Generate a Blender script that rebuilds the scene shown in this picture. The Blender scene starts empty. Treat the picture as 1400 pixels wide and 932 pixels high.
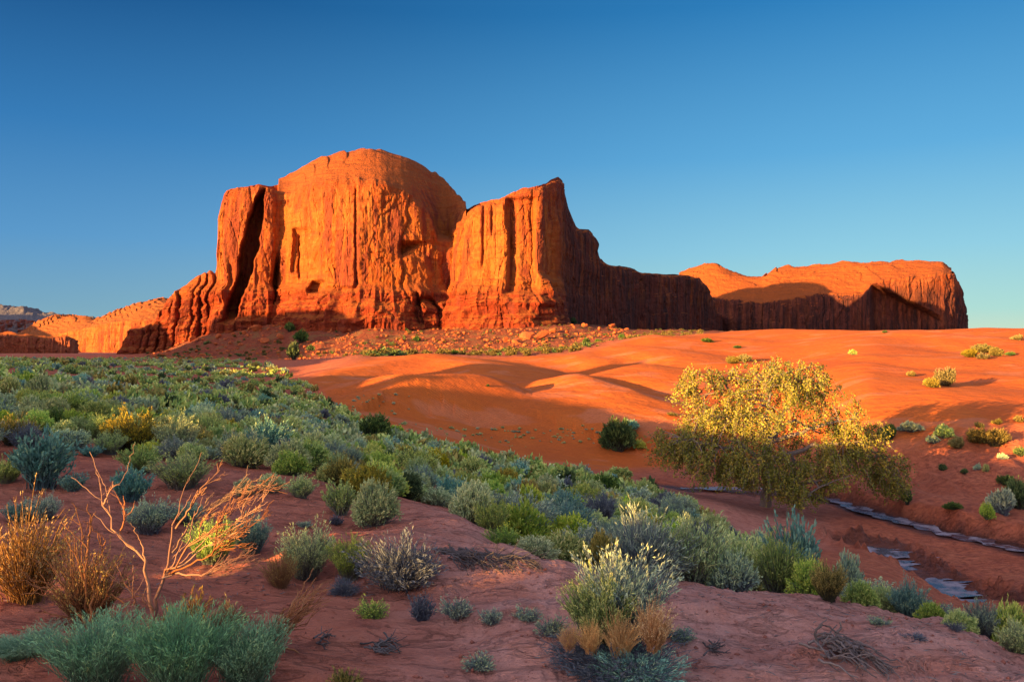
import bpy, math, random
import numpy as np
from mathutils import Vector
random.seed(7)
RNG = np.random.default_rng(11)
scene = bpy.context.scene
COL = scene.collection
F = 1100.0; HZ = 472.0
SUN_EL = 7.0; HEAD = 52.0           # sun height; heading of the light, clockwise from +Y
# ------------------------------------------------------------------ camera
cam = bpy.data.cameras.new('camera'); cam.lens = 36.0*F/1400; cam.sensor_width = 36
cam.clip_start = .05; cam.clip_end = 30000
camo = bpy.data.objects.new('camera', cam); COL.objects.link(camo)
camo.location = (0, 0, 0)
camo.rotation_euler = (math.radians(90)+math.atan((HZ-466)/F), 0, 0)
scene.camera = camo
# ------------------------------------------------------------------ world, sun, exposure
scene.view_settings.view_transform = 'Standard'; scene.view_settings.look = 'None'
scene.view_settings.gamma = 1; EXPO = 2.0; scene.view_settings.exposure = EXPO
scene.view_settings.use_curve_mapping = False
W = bpy.data.worlds.new('World'); scene.world = W; W.use_nodes = True
nt = W.node_tree; bg = nt.nodes['Background']; bg.inputs[1].default_value = .15
L = nt.links
def nn(t, **k):
    n = nt.nodes.new(t)
    for a, b in k.items(): setattr(n, a, b)
    return n
sky = nn('ShaderNodeTexSky', sky_type='NISHITA', sun_disc=False)
sky.sun_elevation = math.radians(SUN_EL); sky.sun_rotation = math.radians(180+HEAD)
sky.air_density = 1.0; sky.dust_density = 1.0; sky.ozone_density = 1.6
tc = nn('ShaderNodeTexCoord'); sx = nn('ShaderNodeSeparateXYZ'); L.new(tc.outputs['Generated'], sx.inputs[0])
SKYK = 1/(.15*2**EXPO)
def ramp(stops):
    r = nn('ShaderNodeValToRGB'); e = r.color_ramp.elements
    while len(e) > 1: e.remove(e[-1])
    for i, (p, c) in enumerate(stops):
        q = e[0] if i == 0 else e.new(p)
        q.position = p; q.color = (*c, 1)
    L.new(sx.outputs[2], r.inputs[0]); return r
def lin(r, g, b): return tuple(((c/255+.055)/1.055)**2.4 if c > 10 else c/3294. for c in (r, g, b))
rl = ramp([(0, lin(150,180,185)), (.04, lin(122,168,192)), (.12, lin(90,152,202)), (.24, lin(54,122,182)), (.38, lin(26,82,138)), (.6, lin(24,76,130))])
rr = ramp([(0, lin(214,226,192)), (.04, lin(176,222,214)), (.11, lin(146,207,228)), (.22, lin(98,174,222)), (.38, lin(48,130,192)), (.6, lin(30,92,150))])
def mapr(sock, a, b):
    m = nn('ShaderNodeMapRange', interpolation_type='SMOOTHSTEP'); L.new(sock, m.inputs[0])
    m.inputs[1].default_value = a; m.inputs[2].default_value = b; return m.outputs[0]
def mix(f, a, b, bt='MIX'):
    m = nn('ShaderNodeMix', data_type='RGBA', blend_type=bt)
    for s, v in ((m.inputs[0], f), (m.inputs[6], a), (m.inputs[7], b)):
        if hasattr(v, 'links'): L.new(v, s)
        else: s.default_value = v
    return m.outputs[2]
front = mix(mapr(sx.outputs[0], -.62, .5), rl.outputs[0], rr.outputs[0])
fs = mix(1.0, front, (SKYK, SKYK, SKYK, 1), 'MULTIPLY')
back = mix(1.0, sky.outputs[0], (.72, .62, .64, 1), 'MULTIPLY')
low = mix(mapr(sx.outputs[1], .05, .55), back, fs)
L.new(mix(mapr(sx.outputs[2], .6, .9), low, (1.16, 1.1, 1.3, 1)), bg.inputs[0])      # unseen zenith brightened as added fill for the shaded ground
sd = bpy.data.lights.new('sun', 'SUN'); sd.energy = 5.0; sd.angle = math.radians(.35); sd.color = (1, .57, .17)
so = bpy.data.objects.new('sun', sd); COL.objects.link(so)
hr = math.radians(HEAD); er = math.radians(SUN_EL)
LD = Vector((math.sin(hr)*math.cos(er), math.cos(hr)*math.cos(er), -math.sin(er)))
so.rotation_euler = LD.to_track_quat('-Z', 'Y').to_euler(); so.location = (-60, -60, 40)
scene.cycles.use_denoising = True
scene.cycles.max_bounces = 5; scene.cycles.diffuse_bounces = 3
# ------------------------------------------------------------------ numpy helpers
def _h(xi, yi, zi, seed):
    h = (xi*374761393 + yi*668265263 + zi*1274126177 + seed*974634777) & 0xffffffff
    h = ((h ^ (h >> 13))*1274126177) & 0xffffffff
    h = ((h ^ (h >> 16))*2246822519) & 0xffffffff
    return (h ^ (h >> 15))/4294967295.0
def vnoise(x, y, z=0., seed=0):
    x, y, z = np.broadcast_arrays(np.asarray(x, float), np.asarray(y, float), np.asarray(z, float))
    xf = np.floor(x); yf = np.floor(y); zf = np.floor(z)
    xi = xf.astype(np.int64); yi = yf.astype(np.int64); zi = zf.astype(np.int64)
    u = x-xf; v = y-yf; w = z-zf
    u = u*u*u*(u*(u*6-15)+10); v = v*v*v*(v*(v*6-15)+10); w = w*w*w*(w*(w*6-15)+10)
    def c(a, b, d): return _h(xi+a, yi+b, zi+d, seed)
    r0 = (c(0,0,0)*(1-u)+c(1,0,0)*u)*(1-v)+(c(0,1,0)*(1-u)+c(1,1,0)*u)*v
    r1 = (c(0,0,1)*(1-u)+c(1,0,1)*u)*(1-v)+(c(0,1,1)*(1-u)+c(1,1,1)*u)*v
    return (r0*(1-w)+r1*w)*2-1
def fbm(x, y, z=0., o=4, seed=0, g=.5):
    t = 0.; a = 1.; s = 0.
    for i in range(o):
        t = t+a*vnoise(x, y, z, seed+i*17); s += a; a *= g
        x = np.asarray(x)*2.03+5.1; y = np.asarray(y)*2.03+1.7; z = np.asarray(z)*2.03+9.2
    return t/s
def ridged(x, y, z=0., o=3, seed=0):
    t = 0.; a = 1.; s = 0.
    for i in range(o):
        t = t+a*(1-np.abs(vnoise(x, y, z, seed+i*13))*2.2).clip(0, 1)**2; s += a; a *= .5
        x = np.asarray(x)*2.1+3.3; y = np.asarray(y)*2.1+7.7; z = np.asarray(z)*2.1
    return t/s
def sst(a, b, x):
    t = np.clip((x-a)/(b-a), 0, 1); return t*t*(3-2*t)
def pchip(X, Y, q):
    """monotone cubic along axis 0 of Y"""
    X = np.asarray(X, float); Y = np.asarray(Y, float); q = np.asarray(q, float)
    h = np.diff(X); sh = (-1,)+(1,)*(Y.ndim-1)
    d = np.diff(Y, axis=0)/h.reshape(sh)
    m = np.zeros_like(Y); m[0] = d[0]; m[-1] = d[-1]
    w1 = (2*h[1:]+h[:-1]).reshape(sh); w2 = (h[1:]+2*h[:-1]).reshape(sh)
    ok = d[:-1]*d[1:] > 0
    with np.errstate(divide='ignore', invalid='ignore'):
        mm = (w1+w2)/(w1/d[:-1]+w2/d[1:])
    m[1:-1] = np.where(ok, mm, 0)
    q = np.clip(q, X[0], X[-1]); i = np.clip(np.searchsorted(X, q, 'right')-1, 0, len(X)-2)
    t = ((q-X[i])/h[i]).reshape((len(q),)+(1,)*(Y.ndim-1)); hi = h[i].reshape(t.shape)
    return (1+2*t)*(1-t)**2*Y[i]+t*(1-t)**2*hi*m[i]+t*t*(3-2*t)*Y[i+1]+t*t*(t-1)*hi*m[i+1]
def link(o, parent=None):
    COL.objects.link(o)
    if parent is not None: o.parent = parent
    return o
def mesh_obj(name, V, Q=None, T=None, mat=None, tone=None, smooth=False, parent=None, extra=None):
    V = np.asarray(V, np.float32).reshape(-1, 3)
    Q = np.zeros((0, 4), np.int32) if Q is None else np.asarray(Q, np.int32).reshape(-1, 4)
    T = np.zeros((0, 3), np.int32) if T is None else np.asarray(T, np.int32).reshape(-1, 3)
    me = bpy.data.meshes.new(name)
    me.vertices.add(len(V)); me.vertices.foreach_set('co', V.ravel())
    li = np.concatenate([Q.ravel(), T.ravel()]).astype(np.int32)
    me.loops.add(len(li)); me.loops.foreach_set('vertex_index', li)
    n = len(Q)+len(T); me.polygons.add(n)
    st = np.concatenate([np.arange(len(Q))*4, len(Q)*4+np.arange(len(T))*3]).astype(np.int32)
    me.polygons.foreach_set('loop_start', st)
    if smooth: me.polygons.foreach_set('use_smooth', np.ones(n, bool))
    me.update(calc_edges=True)
    ex = dict(extra or {})
    if tone is not None: ex['tone'] = tone
    for k, v in ex.items():
        a = me.attributes.new(k, 'FLOAT', 'POINT'); a.data.foreach_set('value', np.asarray(v, np.float32).ravel())
    for m in (mat if isinstance(mat, (list, tuple)) else [mat]):
        if m: me.materials.append(m)
    return link(bpy.data.objects.new(name, me), parent)
def grid_faces(nr, nc, wrap=False):
    r = np.arange(nr-1)[:, None]; c = np.arange(nc if wrap else nc-1)[None, :]; c1 = (c+1) % nc
    a = r*nc+c; b = r*nc+c1
    return np.stack([a, b, b+nc, a+nc], -1).reshape(-1, 4)
class MB:
    def __init__(s): s.v = []; s.q = []; s.t = []; s.a = []; s.n = 0
    def add(s, V, Q=None, T=None, tone=.5):
        V = np.asarray(V, float).reshape(-1, 3)
        if Q is not None: s.q.append(np.asarray(Q).reshape(-1, 4)+s.n)
        if T is not None: s.t.append(np.asarray(T).reshape(-1, 3)+s.n)
        s.v.append(V); s.a.append(np.broadcast_to(np.asarray(tone, float), (len(V),)).copy()); s.n += len(V)
    def data(s):
        return (np.concatenate(s.v), np.concatenate(s.q) if s.q else None, np.concatenate(s.t) if s.t else None, np.concatenate(s.a))
    def build(s, name, mat, parent=None, smooth=False):
        V, Q, T, a = s.data(); return mesh_obj(name, V, Q, T, mat, a, smooth, parent)
    def tubes(s, P, r, sides=3, tone=0.):
        """P (n,k,3) centre lines, r (n,k) radii"""
        P = np.asarray(P, float); n, k, _ = P.shape; r = np.broadcast_to(np.asarray(r, float), (n, k))
        d = np.gradient(P, axis=1); d /= np.linalg.norm(d, axis=2, keepdims=True)+1e-9
        ref = np.where(np.abs(d[:, :1, 2:]) > .9, np.array([1., 0, 0]), np.array([0, 0, 1.]))
        a = np.cross(d, np.broadcast_to(ref, d.shape)); a /= np.linalg.norm(a, axis=2, keepdims=True)+1e-9
        b = np.cross(d, a); th = np.arange(sides)*2*np.pi/sides
        V = P[:, :, None]+r[:, :, None, None]*(a[:, :, None]*np.cos(th)[:, None]+b[:, :, None]*np.sin(th)[:, None])
        f = grid_faces(k, sides, True)
        Q = (f[None]+(np.arange(n)*k*sides)[:, None, None]).reshape(-1, 4)
        t = np.broadcast_to(np.asarray(tone, float).reshape((-1, 1, 1)) if np.ndim(tone) == 1 else np.asarray(tone, float).reshape((n, k, 1)) if np.ndim(tone) == 2 else np.asarray(tone, float), (n, k, sides))
        s.add(V.reshape(-1, 3), Q, None, t.ravel())
    def leaves(s, C, D, l, w, tone, roll=None):
        """diamond leaves: centre C, long axis D"""
        C = np.asarray(C, float); D = np.asarray(D, float); n = len(C)
        D = D/(np.linalg.norm(D, axis=1, keepdims=True)+1e-9)
        rv = RNG.normal(size=(n, 3)); S = np.cross(D, rv); S /= np.linalg.norm(S, axis=1, keepdims=True)+1e-9
        l = np.broadcast_to(np.asarray(l, float), (n,))[:, None]; w = np.broadcast_to(np.asarray(w, float), (n,))[:, None]
        V = np.stack([C-D*l/2, C+S*w/2+D*l*.08, C+D*l/2, C-S*w/2+D*l*.08], 1)
        s.add(V.reshape(-1, 3), np.arange(n*4).reshape(-1, 4), None, np.repeat(np.broadcast_to(np.asarray(tone, float), (n,)), 4))
def tag(o, label=None, cat=None, group=None, kind=None):
    if label: o['label'] = label
    if cat: o['category'] = cat
    if group: o['group'] = group
    if kind: o['kind'] = kind
    return o
def empty(name, loc=(0, 0, 0)):
    o = bpy.data.objects.new(name, None); o.location = loc; o.empty_display_size = .2; return link(o)
def W3(px, py, Y): return np.array([(px-700)/F*Y, Y, (HZ-py)/F*Y])
# ------------------------------------------------------------------ materials
def material(name):
    m = bpy.data.materials.new(name); m.use_nodes = True
    n = m.node_tree; b = n.nodes['Principled BSDF']; b.inputs['Roughness'].default_value = .9
    b.inputs['Specular IOR Level'].default_value = .15
    return m, n, b
class NB:
    """small node helper"""
    def __init__(s, n): s.n = n
    def new(s, t, **k):
        x = s.n.nodes.new(t)
        for a, b in k.items(): setattr(x, a, b)
        return x
    def put(s, sock, v):
        if hasattr(v, 'links'): s.n.links.new(v, sock)
        else: sock.default_value = v
    def attr(s, name): return s.new('ShaderNodeAttribute', attribute_name=name).outputs['Fac']
    def pos(s): return s.new('ShaderNodeNewGeometry').outputs['Position']
    def noise(s, vec, scale, detail=4, rough=.55, stretch=None, dist=0):
        if stretch:
            m = s.new('ShaderNodeMapping'); s.put(m.inputs[0], vec); m.inputs['Scale'].default_value = stretch; vec = m.outputs[0]
        t = s.new('ShaderNodeTexNoise'); s.put(t.inputs['Vector'], vec); t.inputs['Scale'].default_value = scale
        t.inputs['Detail'].default_value = detail; t.inputs['Roughness'].default_value = rough; t.inputs['Distortion'].default_value = dist
        return t.outputs['Fac']
    def vor(s, vec, scale, feat='DISTANCE_TO_EDGE', stretch=None):
        if stretch:
            m = s.new('ShaderNodeMapping'); s.put(m.inputs[0], vec); m.inputs['Scale'].default_value = stretch; vec = m.outputs[0]
        t = s.new('ShaderNodeTexVoronoi', feature=feat); s.put(t.inputs['Vector'], vec); t.inputs['Scale'].default_value = scale
        return t.outputs['Distance']
    def rng(s, v, a, b, c=0., d=1., smooth=True):
        m = s.new('ShaderNodeMapRange', interpolation_type='SMOOTHSTEP' if smooth else 'LINEAR'); s.put(m.inputs[0], v)
        for i, x in zip((1, 2, 3, 4), (a, b, c, d)): m.inputs[i].default_value = x
        return m.outputs[0]
    def mix(s, f, a, b, bt='MIX'):
        m = s.new('ShaderNodeMix', data_type='RGBA', blend_type=bt)
        for k, v in ((0, f), (6, a), (7, b)):
            if isinstance(v, tuple) and len(v) == 3: v = (*v, 1)
            s.put(m.inputs[k], v)
        return m.outputs[2]
    def math(s, op, a, b=0.):
        m = s.new('ShaderNodeMath', operation=op); s.put(m.inputs[0], a); s.put(m.inputs[1], b); return m.outputs[0]
    def bump(s, h, strength, dist, prev=None):
        b = s.new('ShaderNodeBump'); s.put(b.inputs['Height'], h); b.inputs['Strength'].default_value = strength; b.inputs['Distance'].default_value = dist
        if prev is not None: s.put(b.inputs['Normal'], prev)
        return b.outputs[0]
    def ramp(s, v, stops):
        r = s.new('ShaderNodeValToRGB'); e = r.color_ramp.elements
        while len(e) > 1: e.remove(e[-1])
        for i, (p, c) in enumerate(stops):
            q = e[0] if i == 0 else e.new(p); q.position = p; q.color = (*c, 1)
        s.put(r.inputs[0], v); return r.outputs[0]
def mat_ground():
    m, n, b = material('red_sand_ground'); B = NB(n); p = B.pos()
    crust = B.attr('crust'); dune = B.attr('dune'); talus = B.attr('talus')
    n1 = B.noise(p, .35, 6); n2 = B.noise(p, 3.2, 6, .6); n3 = B.noise(p, 22, 5, .65)
    c = B.mix(B.rng(n1, .3, .7), (.52,.135,.07), (.60,.18,.095))
    c = B.mix(B.rng(n2, .4, .7), c, (.38,.10,.06))
    cr = B.mix(B.rng(n2, .35, .65), (.70,.34,.285), (.58,.24,.185))          # pale crusted clay
    cr = B.mix(B.rng(n3, .55, .75), cr, (.28,.085,.06))
    c = B.mix(crust, c, cr)
    sand = B.mix(B.rng(n1, .3, .7), (.52,.115,.018), (.56,.135,.024))
    sand = B.mix(B.rng(B.noise(p, .12, 3, stretch=(1, 2.2, 1)), .55, .62), sand, (.56,.165,.065))
    sand = B.mix(B.rng(B.noise(p, 5, 4, .7), .35, .75, 0., .45), sand, (.40,.085,.02))
    sand = B.mix(B.rng(B.noise(p, .05, 5, .65, stretch=(1.6, 1, 1)), .45, .6, 0., .55), sand, (.46,.095,.02))
    c = B.mix(dune, c, sand)
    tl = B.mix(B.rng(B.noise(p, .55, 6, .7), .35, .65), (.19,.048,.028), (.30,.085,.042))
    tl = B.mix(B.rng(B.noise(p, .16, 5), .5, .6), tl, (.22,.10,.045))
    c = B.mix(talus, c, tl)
    wet = B.attr('wet'); c = B.mix(wet, c, (.085,.03,.024))
    B.put(b.inputs['Base Color'], c)
    B.put(b.inputs['Roughness'], B.rng(wet, 0, 1, .92, .45))
    # relief: crust plates, clods, sand ripples
    lay = B.noise(p, 1.0, 7, .68, stretch=(2.2, 7, 7))
    crk = B.rng(B.noise(p, 2.6, 5, .6, stretch=(1, 2.6, 1), dist=.8), .40, .5)
    h = B.math('ADD', B.math('MULTIPLY', lay, .9), B.math('MULTIPLY', crk, .35))
    h = B.math('ADD', h, B.math('MULTIPLY', n3, .22))
    nd = B.math('SUBTRACT', 1.0, dune)
    st = B.math('MULTIPLY', h, B.math('MULTIPLY', nd, .16))
    w = B.new('ShaderNodeTexWave', wave_type='BANDS', bands_direction='DIAGONAL'); B.put(w.inputs['Vector'], p)
    w.inputs['Scale'].default_value = 1.5; w.inputs['Distortion'].default_value = 5; w.inputs['Detail'].default_value = 3; w.inputs['Detail Scale'].default_value = .6
    rip = B.math('MULTIPLY', B.math('ADD', w.outputs['Fac'], B.math('MULTIPLY', B.noise(p, .5, 6, .6, stretch=(1, 1.6, 1)), 14.)), B.math('MULTIPLY', dune, .026))
    big = B.math('MULTIPLY', B.noise(p, .8, 5, .6), B.math('MULTIPLY', talus, 1.2))
    H = B.math('ADD', B.math('ADD', st, rip), big)
    B.put(b.inputs['Normal'], B.bump(H, 1.0, 1.0))
    return m
def mat_rock(name, up=(.33,.095,.02), low=(.22,.034,.012), zl=(26., 33.), seed=0., streak=1., cap=(.31,.08,.02), zs=1., cliff_shade=None):
    m, n, b = material(name); B = NB(n); p = B.pos()
    s = B.new('ShaderNodeSeparateXYZ'); B.put(s.inputs[0], p); z = s.outputs[2]
    if seed:
        mp = B.new('ShaderNodeMapping'); B.put(mp.inputs[0], p); mp.inputs['Location'].default_value = (seed, seed*.7, 0); p = mp.outputs[0]
    wz = B.math('ADD', z, B.math('MULTIPLY', B.noise(p, .03, 4), 14*zs))
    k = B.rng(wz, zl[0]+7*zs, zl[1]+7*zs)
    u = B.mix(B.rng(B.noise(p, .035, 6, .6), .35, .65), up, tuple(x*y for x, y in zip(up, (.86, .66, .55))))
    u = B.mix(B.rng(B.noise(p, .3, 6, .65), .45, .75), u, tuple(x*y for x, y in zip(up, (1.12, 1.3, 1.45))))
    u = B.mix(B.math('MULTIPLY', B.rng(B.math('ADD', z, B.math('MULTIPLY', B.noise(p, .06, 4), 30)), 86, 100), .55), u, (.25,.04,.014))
    # desert varnish and pale run-off streaks
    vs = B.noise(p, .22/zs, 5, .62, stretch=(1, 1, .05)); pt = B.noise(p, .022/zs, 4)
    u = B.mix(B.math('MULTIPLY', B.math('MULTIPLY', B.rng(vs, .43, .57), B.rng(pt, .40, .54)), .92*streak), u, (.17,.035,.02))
    u = B.mix(B.rng(B.noise(p, .42/zs, 4, .6, stretch=(.06, .06, 1)), .52, .66, 0., .5), u, (.19,.04,.015))
    v2 = B.noise(p, .45/zs, 4, .6, stretch=(1, 1, .035)); p2 = B.noise(p, .03/zs, 3, stretch=(1, 1.3, .8))
    u = B.mix(B.math('MULTIPLY', B.math('MULTIPLY', B.rng(v2, .52, .68), B.rng(p2, .45, .6)), .6), u, (.40,.15,.04))
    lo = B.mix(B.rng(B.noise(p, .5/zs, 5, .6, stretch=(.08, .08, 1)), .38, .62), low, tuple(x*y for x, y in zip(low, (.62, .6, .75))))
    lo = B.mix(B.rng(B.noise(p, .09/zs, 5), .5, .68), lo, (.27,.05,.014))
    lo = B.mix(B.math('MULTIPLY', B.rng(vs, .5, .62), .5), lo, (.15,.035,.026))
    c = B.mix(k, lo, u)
    if cliff_shade:                                                       # shade of the cliff walls painted in as dark colour, streaked like varnish
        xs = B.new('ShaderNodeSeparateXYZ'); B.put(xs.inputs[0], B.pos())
        shade_k = B.math('MULTIPLY', B.rng(xs.outputs[cliff_shade[0]], cliff_shade[1], cliff_shade[2]), B.rng(B.math('ADD', vs, B.math('MULTIPLY', pt, .5)), .55, .85, .62, 1.))
        c = B.mix(shade_k, c, B.mix(B.rng(v2, .4, .62), (.035,.015,.017), (.105,.03,.024)))
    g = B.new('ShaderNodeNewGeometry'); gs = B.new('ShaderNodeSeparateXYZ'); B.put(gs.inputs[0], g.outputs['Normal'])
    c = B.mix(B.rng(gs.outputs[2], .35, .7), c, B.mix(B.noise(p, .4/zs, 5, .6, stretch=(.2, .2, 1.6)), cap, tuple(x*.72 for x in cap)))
    B.put(b.inputs['Base Color'], c)
    h = B.math('ADD', B.math('MULTIPLY', B.noise(p, .25/zs, 8, .68, stretch=(1, 1, .35)), 2.2*zs), B.math('MULTIPLY', B.noise(p, .35/zs, 6, .6, stretch=(.12, .12, 1)), .9*zs))
    h = B.math('ADD', h, B.math('MULTIPLY', B.rng(B.vor(p, .13/zs, stretch=(1, 1, .16)), 0, .05), B.rng(gs.outputs[2], .1, .3, .7*zs, 0.)))
    h = B.math('ADD', h, B.math('MULTIPLY', B.noise(p, .42/zs, 5, .6, stretch=(.10, .16, 1.2)), B.rng(gs.outputs[2], .2, .4, 0., 2.4*zs)))
    B.put(b.inputs['Normal'], B.bump(h, 1.0, 1.0))
    return m
def mat_plant(name, stops, var=.06, rough=.85, gain=1.):
    m, n, b = material(name); B = NB(n)
    c = B.ramp(B.attr('tone'), stops)
    oi = B.new('ShaderNodeObjectInfo').outputs['Random']
    hs = B.new('ShaderNodeHueSaturation'); B.put(hs.inputs['Color'], c)
    B.put(hs.inputs['Hue'], B.rng(oi, 0, 1, .5-var*.45, .5+var*.35, False))
    B.put(hs.inputs['Value'], B.rng(B.math('FRACT', B.math('MULTIPLY', oi, 7.31)), 0, 1, .95*gain, 1.45*gain, False))
    B.put(hs.inputs['Saturation'], B.rng(B.math('FRACT', B.math('MULTIPLY', oi, 3.17)), 0, 1, .8, 1.15, False))
    B.put(b.inputs['Base Color'], hs.outputs[0]); b.inputs['Roughness'].default_value = rough
    return m
#MATS
# ------------------------------------------------------------------ terrain height field
def zz(Y, z): return (Y, HZ-z*F/Y)
NEAR = [zz(.5, -1.7), zz(2, -1.7), zz(3.5, -1.7)]
FAR = [zz(900, -9), zz(2000, -14), zz(9000, -22)]
FARR = [zz(1500, 6), zz(3000, -10), zz(9000, -22)]
lft = [zz(5,-1.68), zz(8,-1.7), zz(12,-1.72), zz(15,-1.78), zz(22,-1.8), zz(50,-1.95), (100,499), (200,494), (400,488.5)]
COLS = {
 -600: NEAR+lft+FAR, 0: NEAR+lft+FAR,
 200: NEAR+[(5,846),(8,707),(12,636),(16,616),(22,592),(35,560),(75,520),(150,501),(300,491),(400,487),(475,482),(520,482)]+FAR,
 300: NEAR+[(5,846),(8,709),(12,645),(16,624),(22,603),(35,575),(60,541),(100,516),(180,499),(300,491),(390,484),(445,451),(500,448)]+FAR,
 400: NEAR+[(5,846),(8,712),(10,674),(14,641),(20,621),(30,600),(45,574),(60,553),(100,521),(160,502),(250,494),(350,488),(395,470),(438,440),(500,438)]+FAR,
 500: NEAR+[(5,848),(7,748),(9,698),(11,680),(15,663),(20,644),(30,622),(45,596),(56,580),(70,550),(85,529),(105,505),(125,488),(145,488),(250,487),(340,483),(390,462),(425,444),(500,440)]+FAR,
 600: NEAR+[(5,846),(6,786),(7,742),(8.6,700),(10,696),(12,694),(15,680),(20,662),(30,640),(45,614),(52,606),(60,588),(70,563),(90,525),(110,500),(128,486),(150,486.5),(250,484),(330,480),(385,464),(425,450),(500,446)]+FAR,
 730: NEAR+[(4.5,886),(6,792),(7,779),(9,771),(12,753),(16,726),(22,700),(30,672),(42,641),(48,637),(56,625),(62,606),(70,579),(80,548),(95,518),(115,498),(140,484),(160,483),(300,476),(370,462),(425,443),(500,440)]+FAR,
 900: NEAR+[(4.5,887),(5.9,802),(6.8,800),(8.5,796),(11,788),(15,760),(22,717),(30,690),(38,674),(46,664),(52,652),(60,634),(66,612),(72,586),(80,555),(95,520),(115,496),(135,474),(150,459.5),(170,462),(300,459),(450,452),(600,454)]+FARR,
 1050: NEAR+[(4.5,889),(5.6,817),(6.6,819),(9,816),(12,801),(16,778),(22,757),(30,742),(36,728),(45,691),(55,656),(62,630),(68,603),(75,571),(90,525),(110,493),(140,466),(165,452.5),(200,455),(400,455),(700,454)]+FARR,
 1200: NEAR+[(4.4,895),(5.1,839),(6,842),(9,840),(12,826),(18,800),(25,776),(32,756),(38,740),(45,701),(50,682),(53,667),(54.5,632),(57,605),(60,575),(64,552),(72,524),(88,496),(112,470),(145,452),(190,454),(400,455),(700,454)]+FARR,
 1320: NEAR+[(4.3,906),(4.75,868),(5.5,872),(9,869),(13,851),(20,832),(27,820),(31,808),(36,764),(40,731),(44,712),(47,690),(50,655),(53,622),(56,590),(60,565),(68,532),(86,500),(112,475),(140,454.5),(160,451),(200,453),(400,454),(700,454)]+FARR,
 1400: NEAR+[(4,936),(4.45,899),(5,906),(9,898),(14,870),(20,840),(26,815),(32,790),(38,747),(41,726),(44,702),(50,645),(53,615),(57,580),(62,555),(72,524),(90,498),(115,474),(140,452),(200,452.5),(700,454)]+FARR,
 2000: NEAR+[(4.2,920),(5,915),(9,900),(14,870),(20,840),(26,815),(32,790),(38,747),(44,702),(50,645),(53,615),(57,580),(62,555),(72,524),(90,498),(115,474),(140,450),(200,450),(700,453)]+FARR,
}
LG = np.arange(math.log(.5), math.log(9000), .008)
cpx = np.array(sorted(COLS))
ctab = np.stack([pchip(np.log([a for a, _ in COLS[k]]), np.array([b for _, b in COLS[k]], float), LG) for k in cpx], 0)
PXG = np.arange(-600, 2001, 4.)
TAB = pchip(cpx, ctab, PXG)                       # py[px, logY]
def blin(tab, px, ly):
    a = np.clip((np.asarray(px)-PXG[0])/4, 0, len(PXG)-1.001); b = np.clip((np.asarray(ly)-LG[0])/.008, 0, len(LG)-1.001)
    i = a.astype(int); j = b.astype(int); u = a-i; v = b-j
    return (tab[i, j]*(1-u)+tab[i+1, j]*u)*(1-v)+(tab[i, j+1]*(1-u)+tab[i+1, j+1]*u)*v
# dune ridges: crest line (px, Y, py), slope towards the sun side, slope of the lee side
DUNES = [
 ([(400,92,526),(450,100,509),(500,108,496),(560,118,487),(610,122,488)], .13, .22),
 ([(535,70,530),(555,73,513),(610,76,509),(650,78,510),(695,80,515)], .15, .45),
 ([(690,73,553),(745,79,527),(790,86,509),(830,92,501),(885,100,491),(930,112,488)], .14, .13),
 ([(840,74,566),(858,78,540),(866,84,520),(872,92,508)], .10, .28),
 ([(700,104,508),(760,110,500),(800,116,497),(850,124,487)], .12, .3),
 ([(780,128,488),(840,138,474),(895,148,458),(960,156,463)], .12, .3),
 ([(985,150,462),(1050,160,453),(1150,166,452)], .1, .2),
 ([(1195,84,524),(1215,100,497),(1235,118,476),(1255,140,457)], .10, .2),
 ([(560,64,577),(610,66,566),(612,74,548)], .16, .25),
]
DW = []
for pts, sl, sr in DUNES:
    c = np.array([W3(*(p[0], p[2], p[1])) for p in pts]); DW.append((c, sl, sr))
def wash_lines():
    up = [(930,664,48.5),(1000,664,48.8),(1060,664,49.5),(1125,676,49),(1200,700,44.5),(1290,724,40.5),(1400,748,37),(1500,775,33)]
    lo = [(1188,742,37.2),(1205,756,35.6),(1235,778,33.4),(1275,800,31.5),(1310,815,30),(1370,838,27.5)]
    return [np.array([W3(a, b, c) for a, b, c in q]) for q in (up, lo)]
WASH = wash_lines()
def polyd(P, x, y):
    """distance to polyline, signed side, height along it, parameter"""
    best = np.full(x.shape, 1e9); side = np.zeros_like(best); zc = np.zeros_like(best); tp = np.zeros_like(best)
    for i in range(len(P)-1):
        a, b = P[i], P[i+1]; d = b[:2]-a[:2]; l2 = d@d
        t = ((x-a[0])*d[0]+(y-a[1])*d[1])/l2; tc_ = np.clip(t, 0, 1)
        dx = x-a[0]-tc_*d[0]; dy = y-a[1]-tc_*d[1]; q = np.hypot(dx, dy); mk = q < best
        best = np.where(mk, q, best); side = np.where(mk, np.sign(d[0]*dy-d[1]*dx), side)
        zc = np.where(mk, a[2]+tc_*(b[2]-a[2]), zc); tp = np.where(mk, i+tc_, tp)
    return best, side, zc, tp
def smax(a, b, k):
    h = np.clip(.5+.5*(a-b)/k, 0, 1); return b*(1-h)+a*h+k*h*(1-h)
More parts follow.
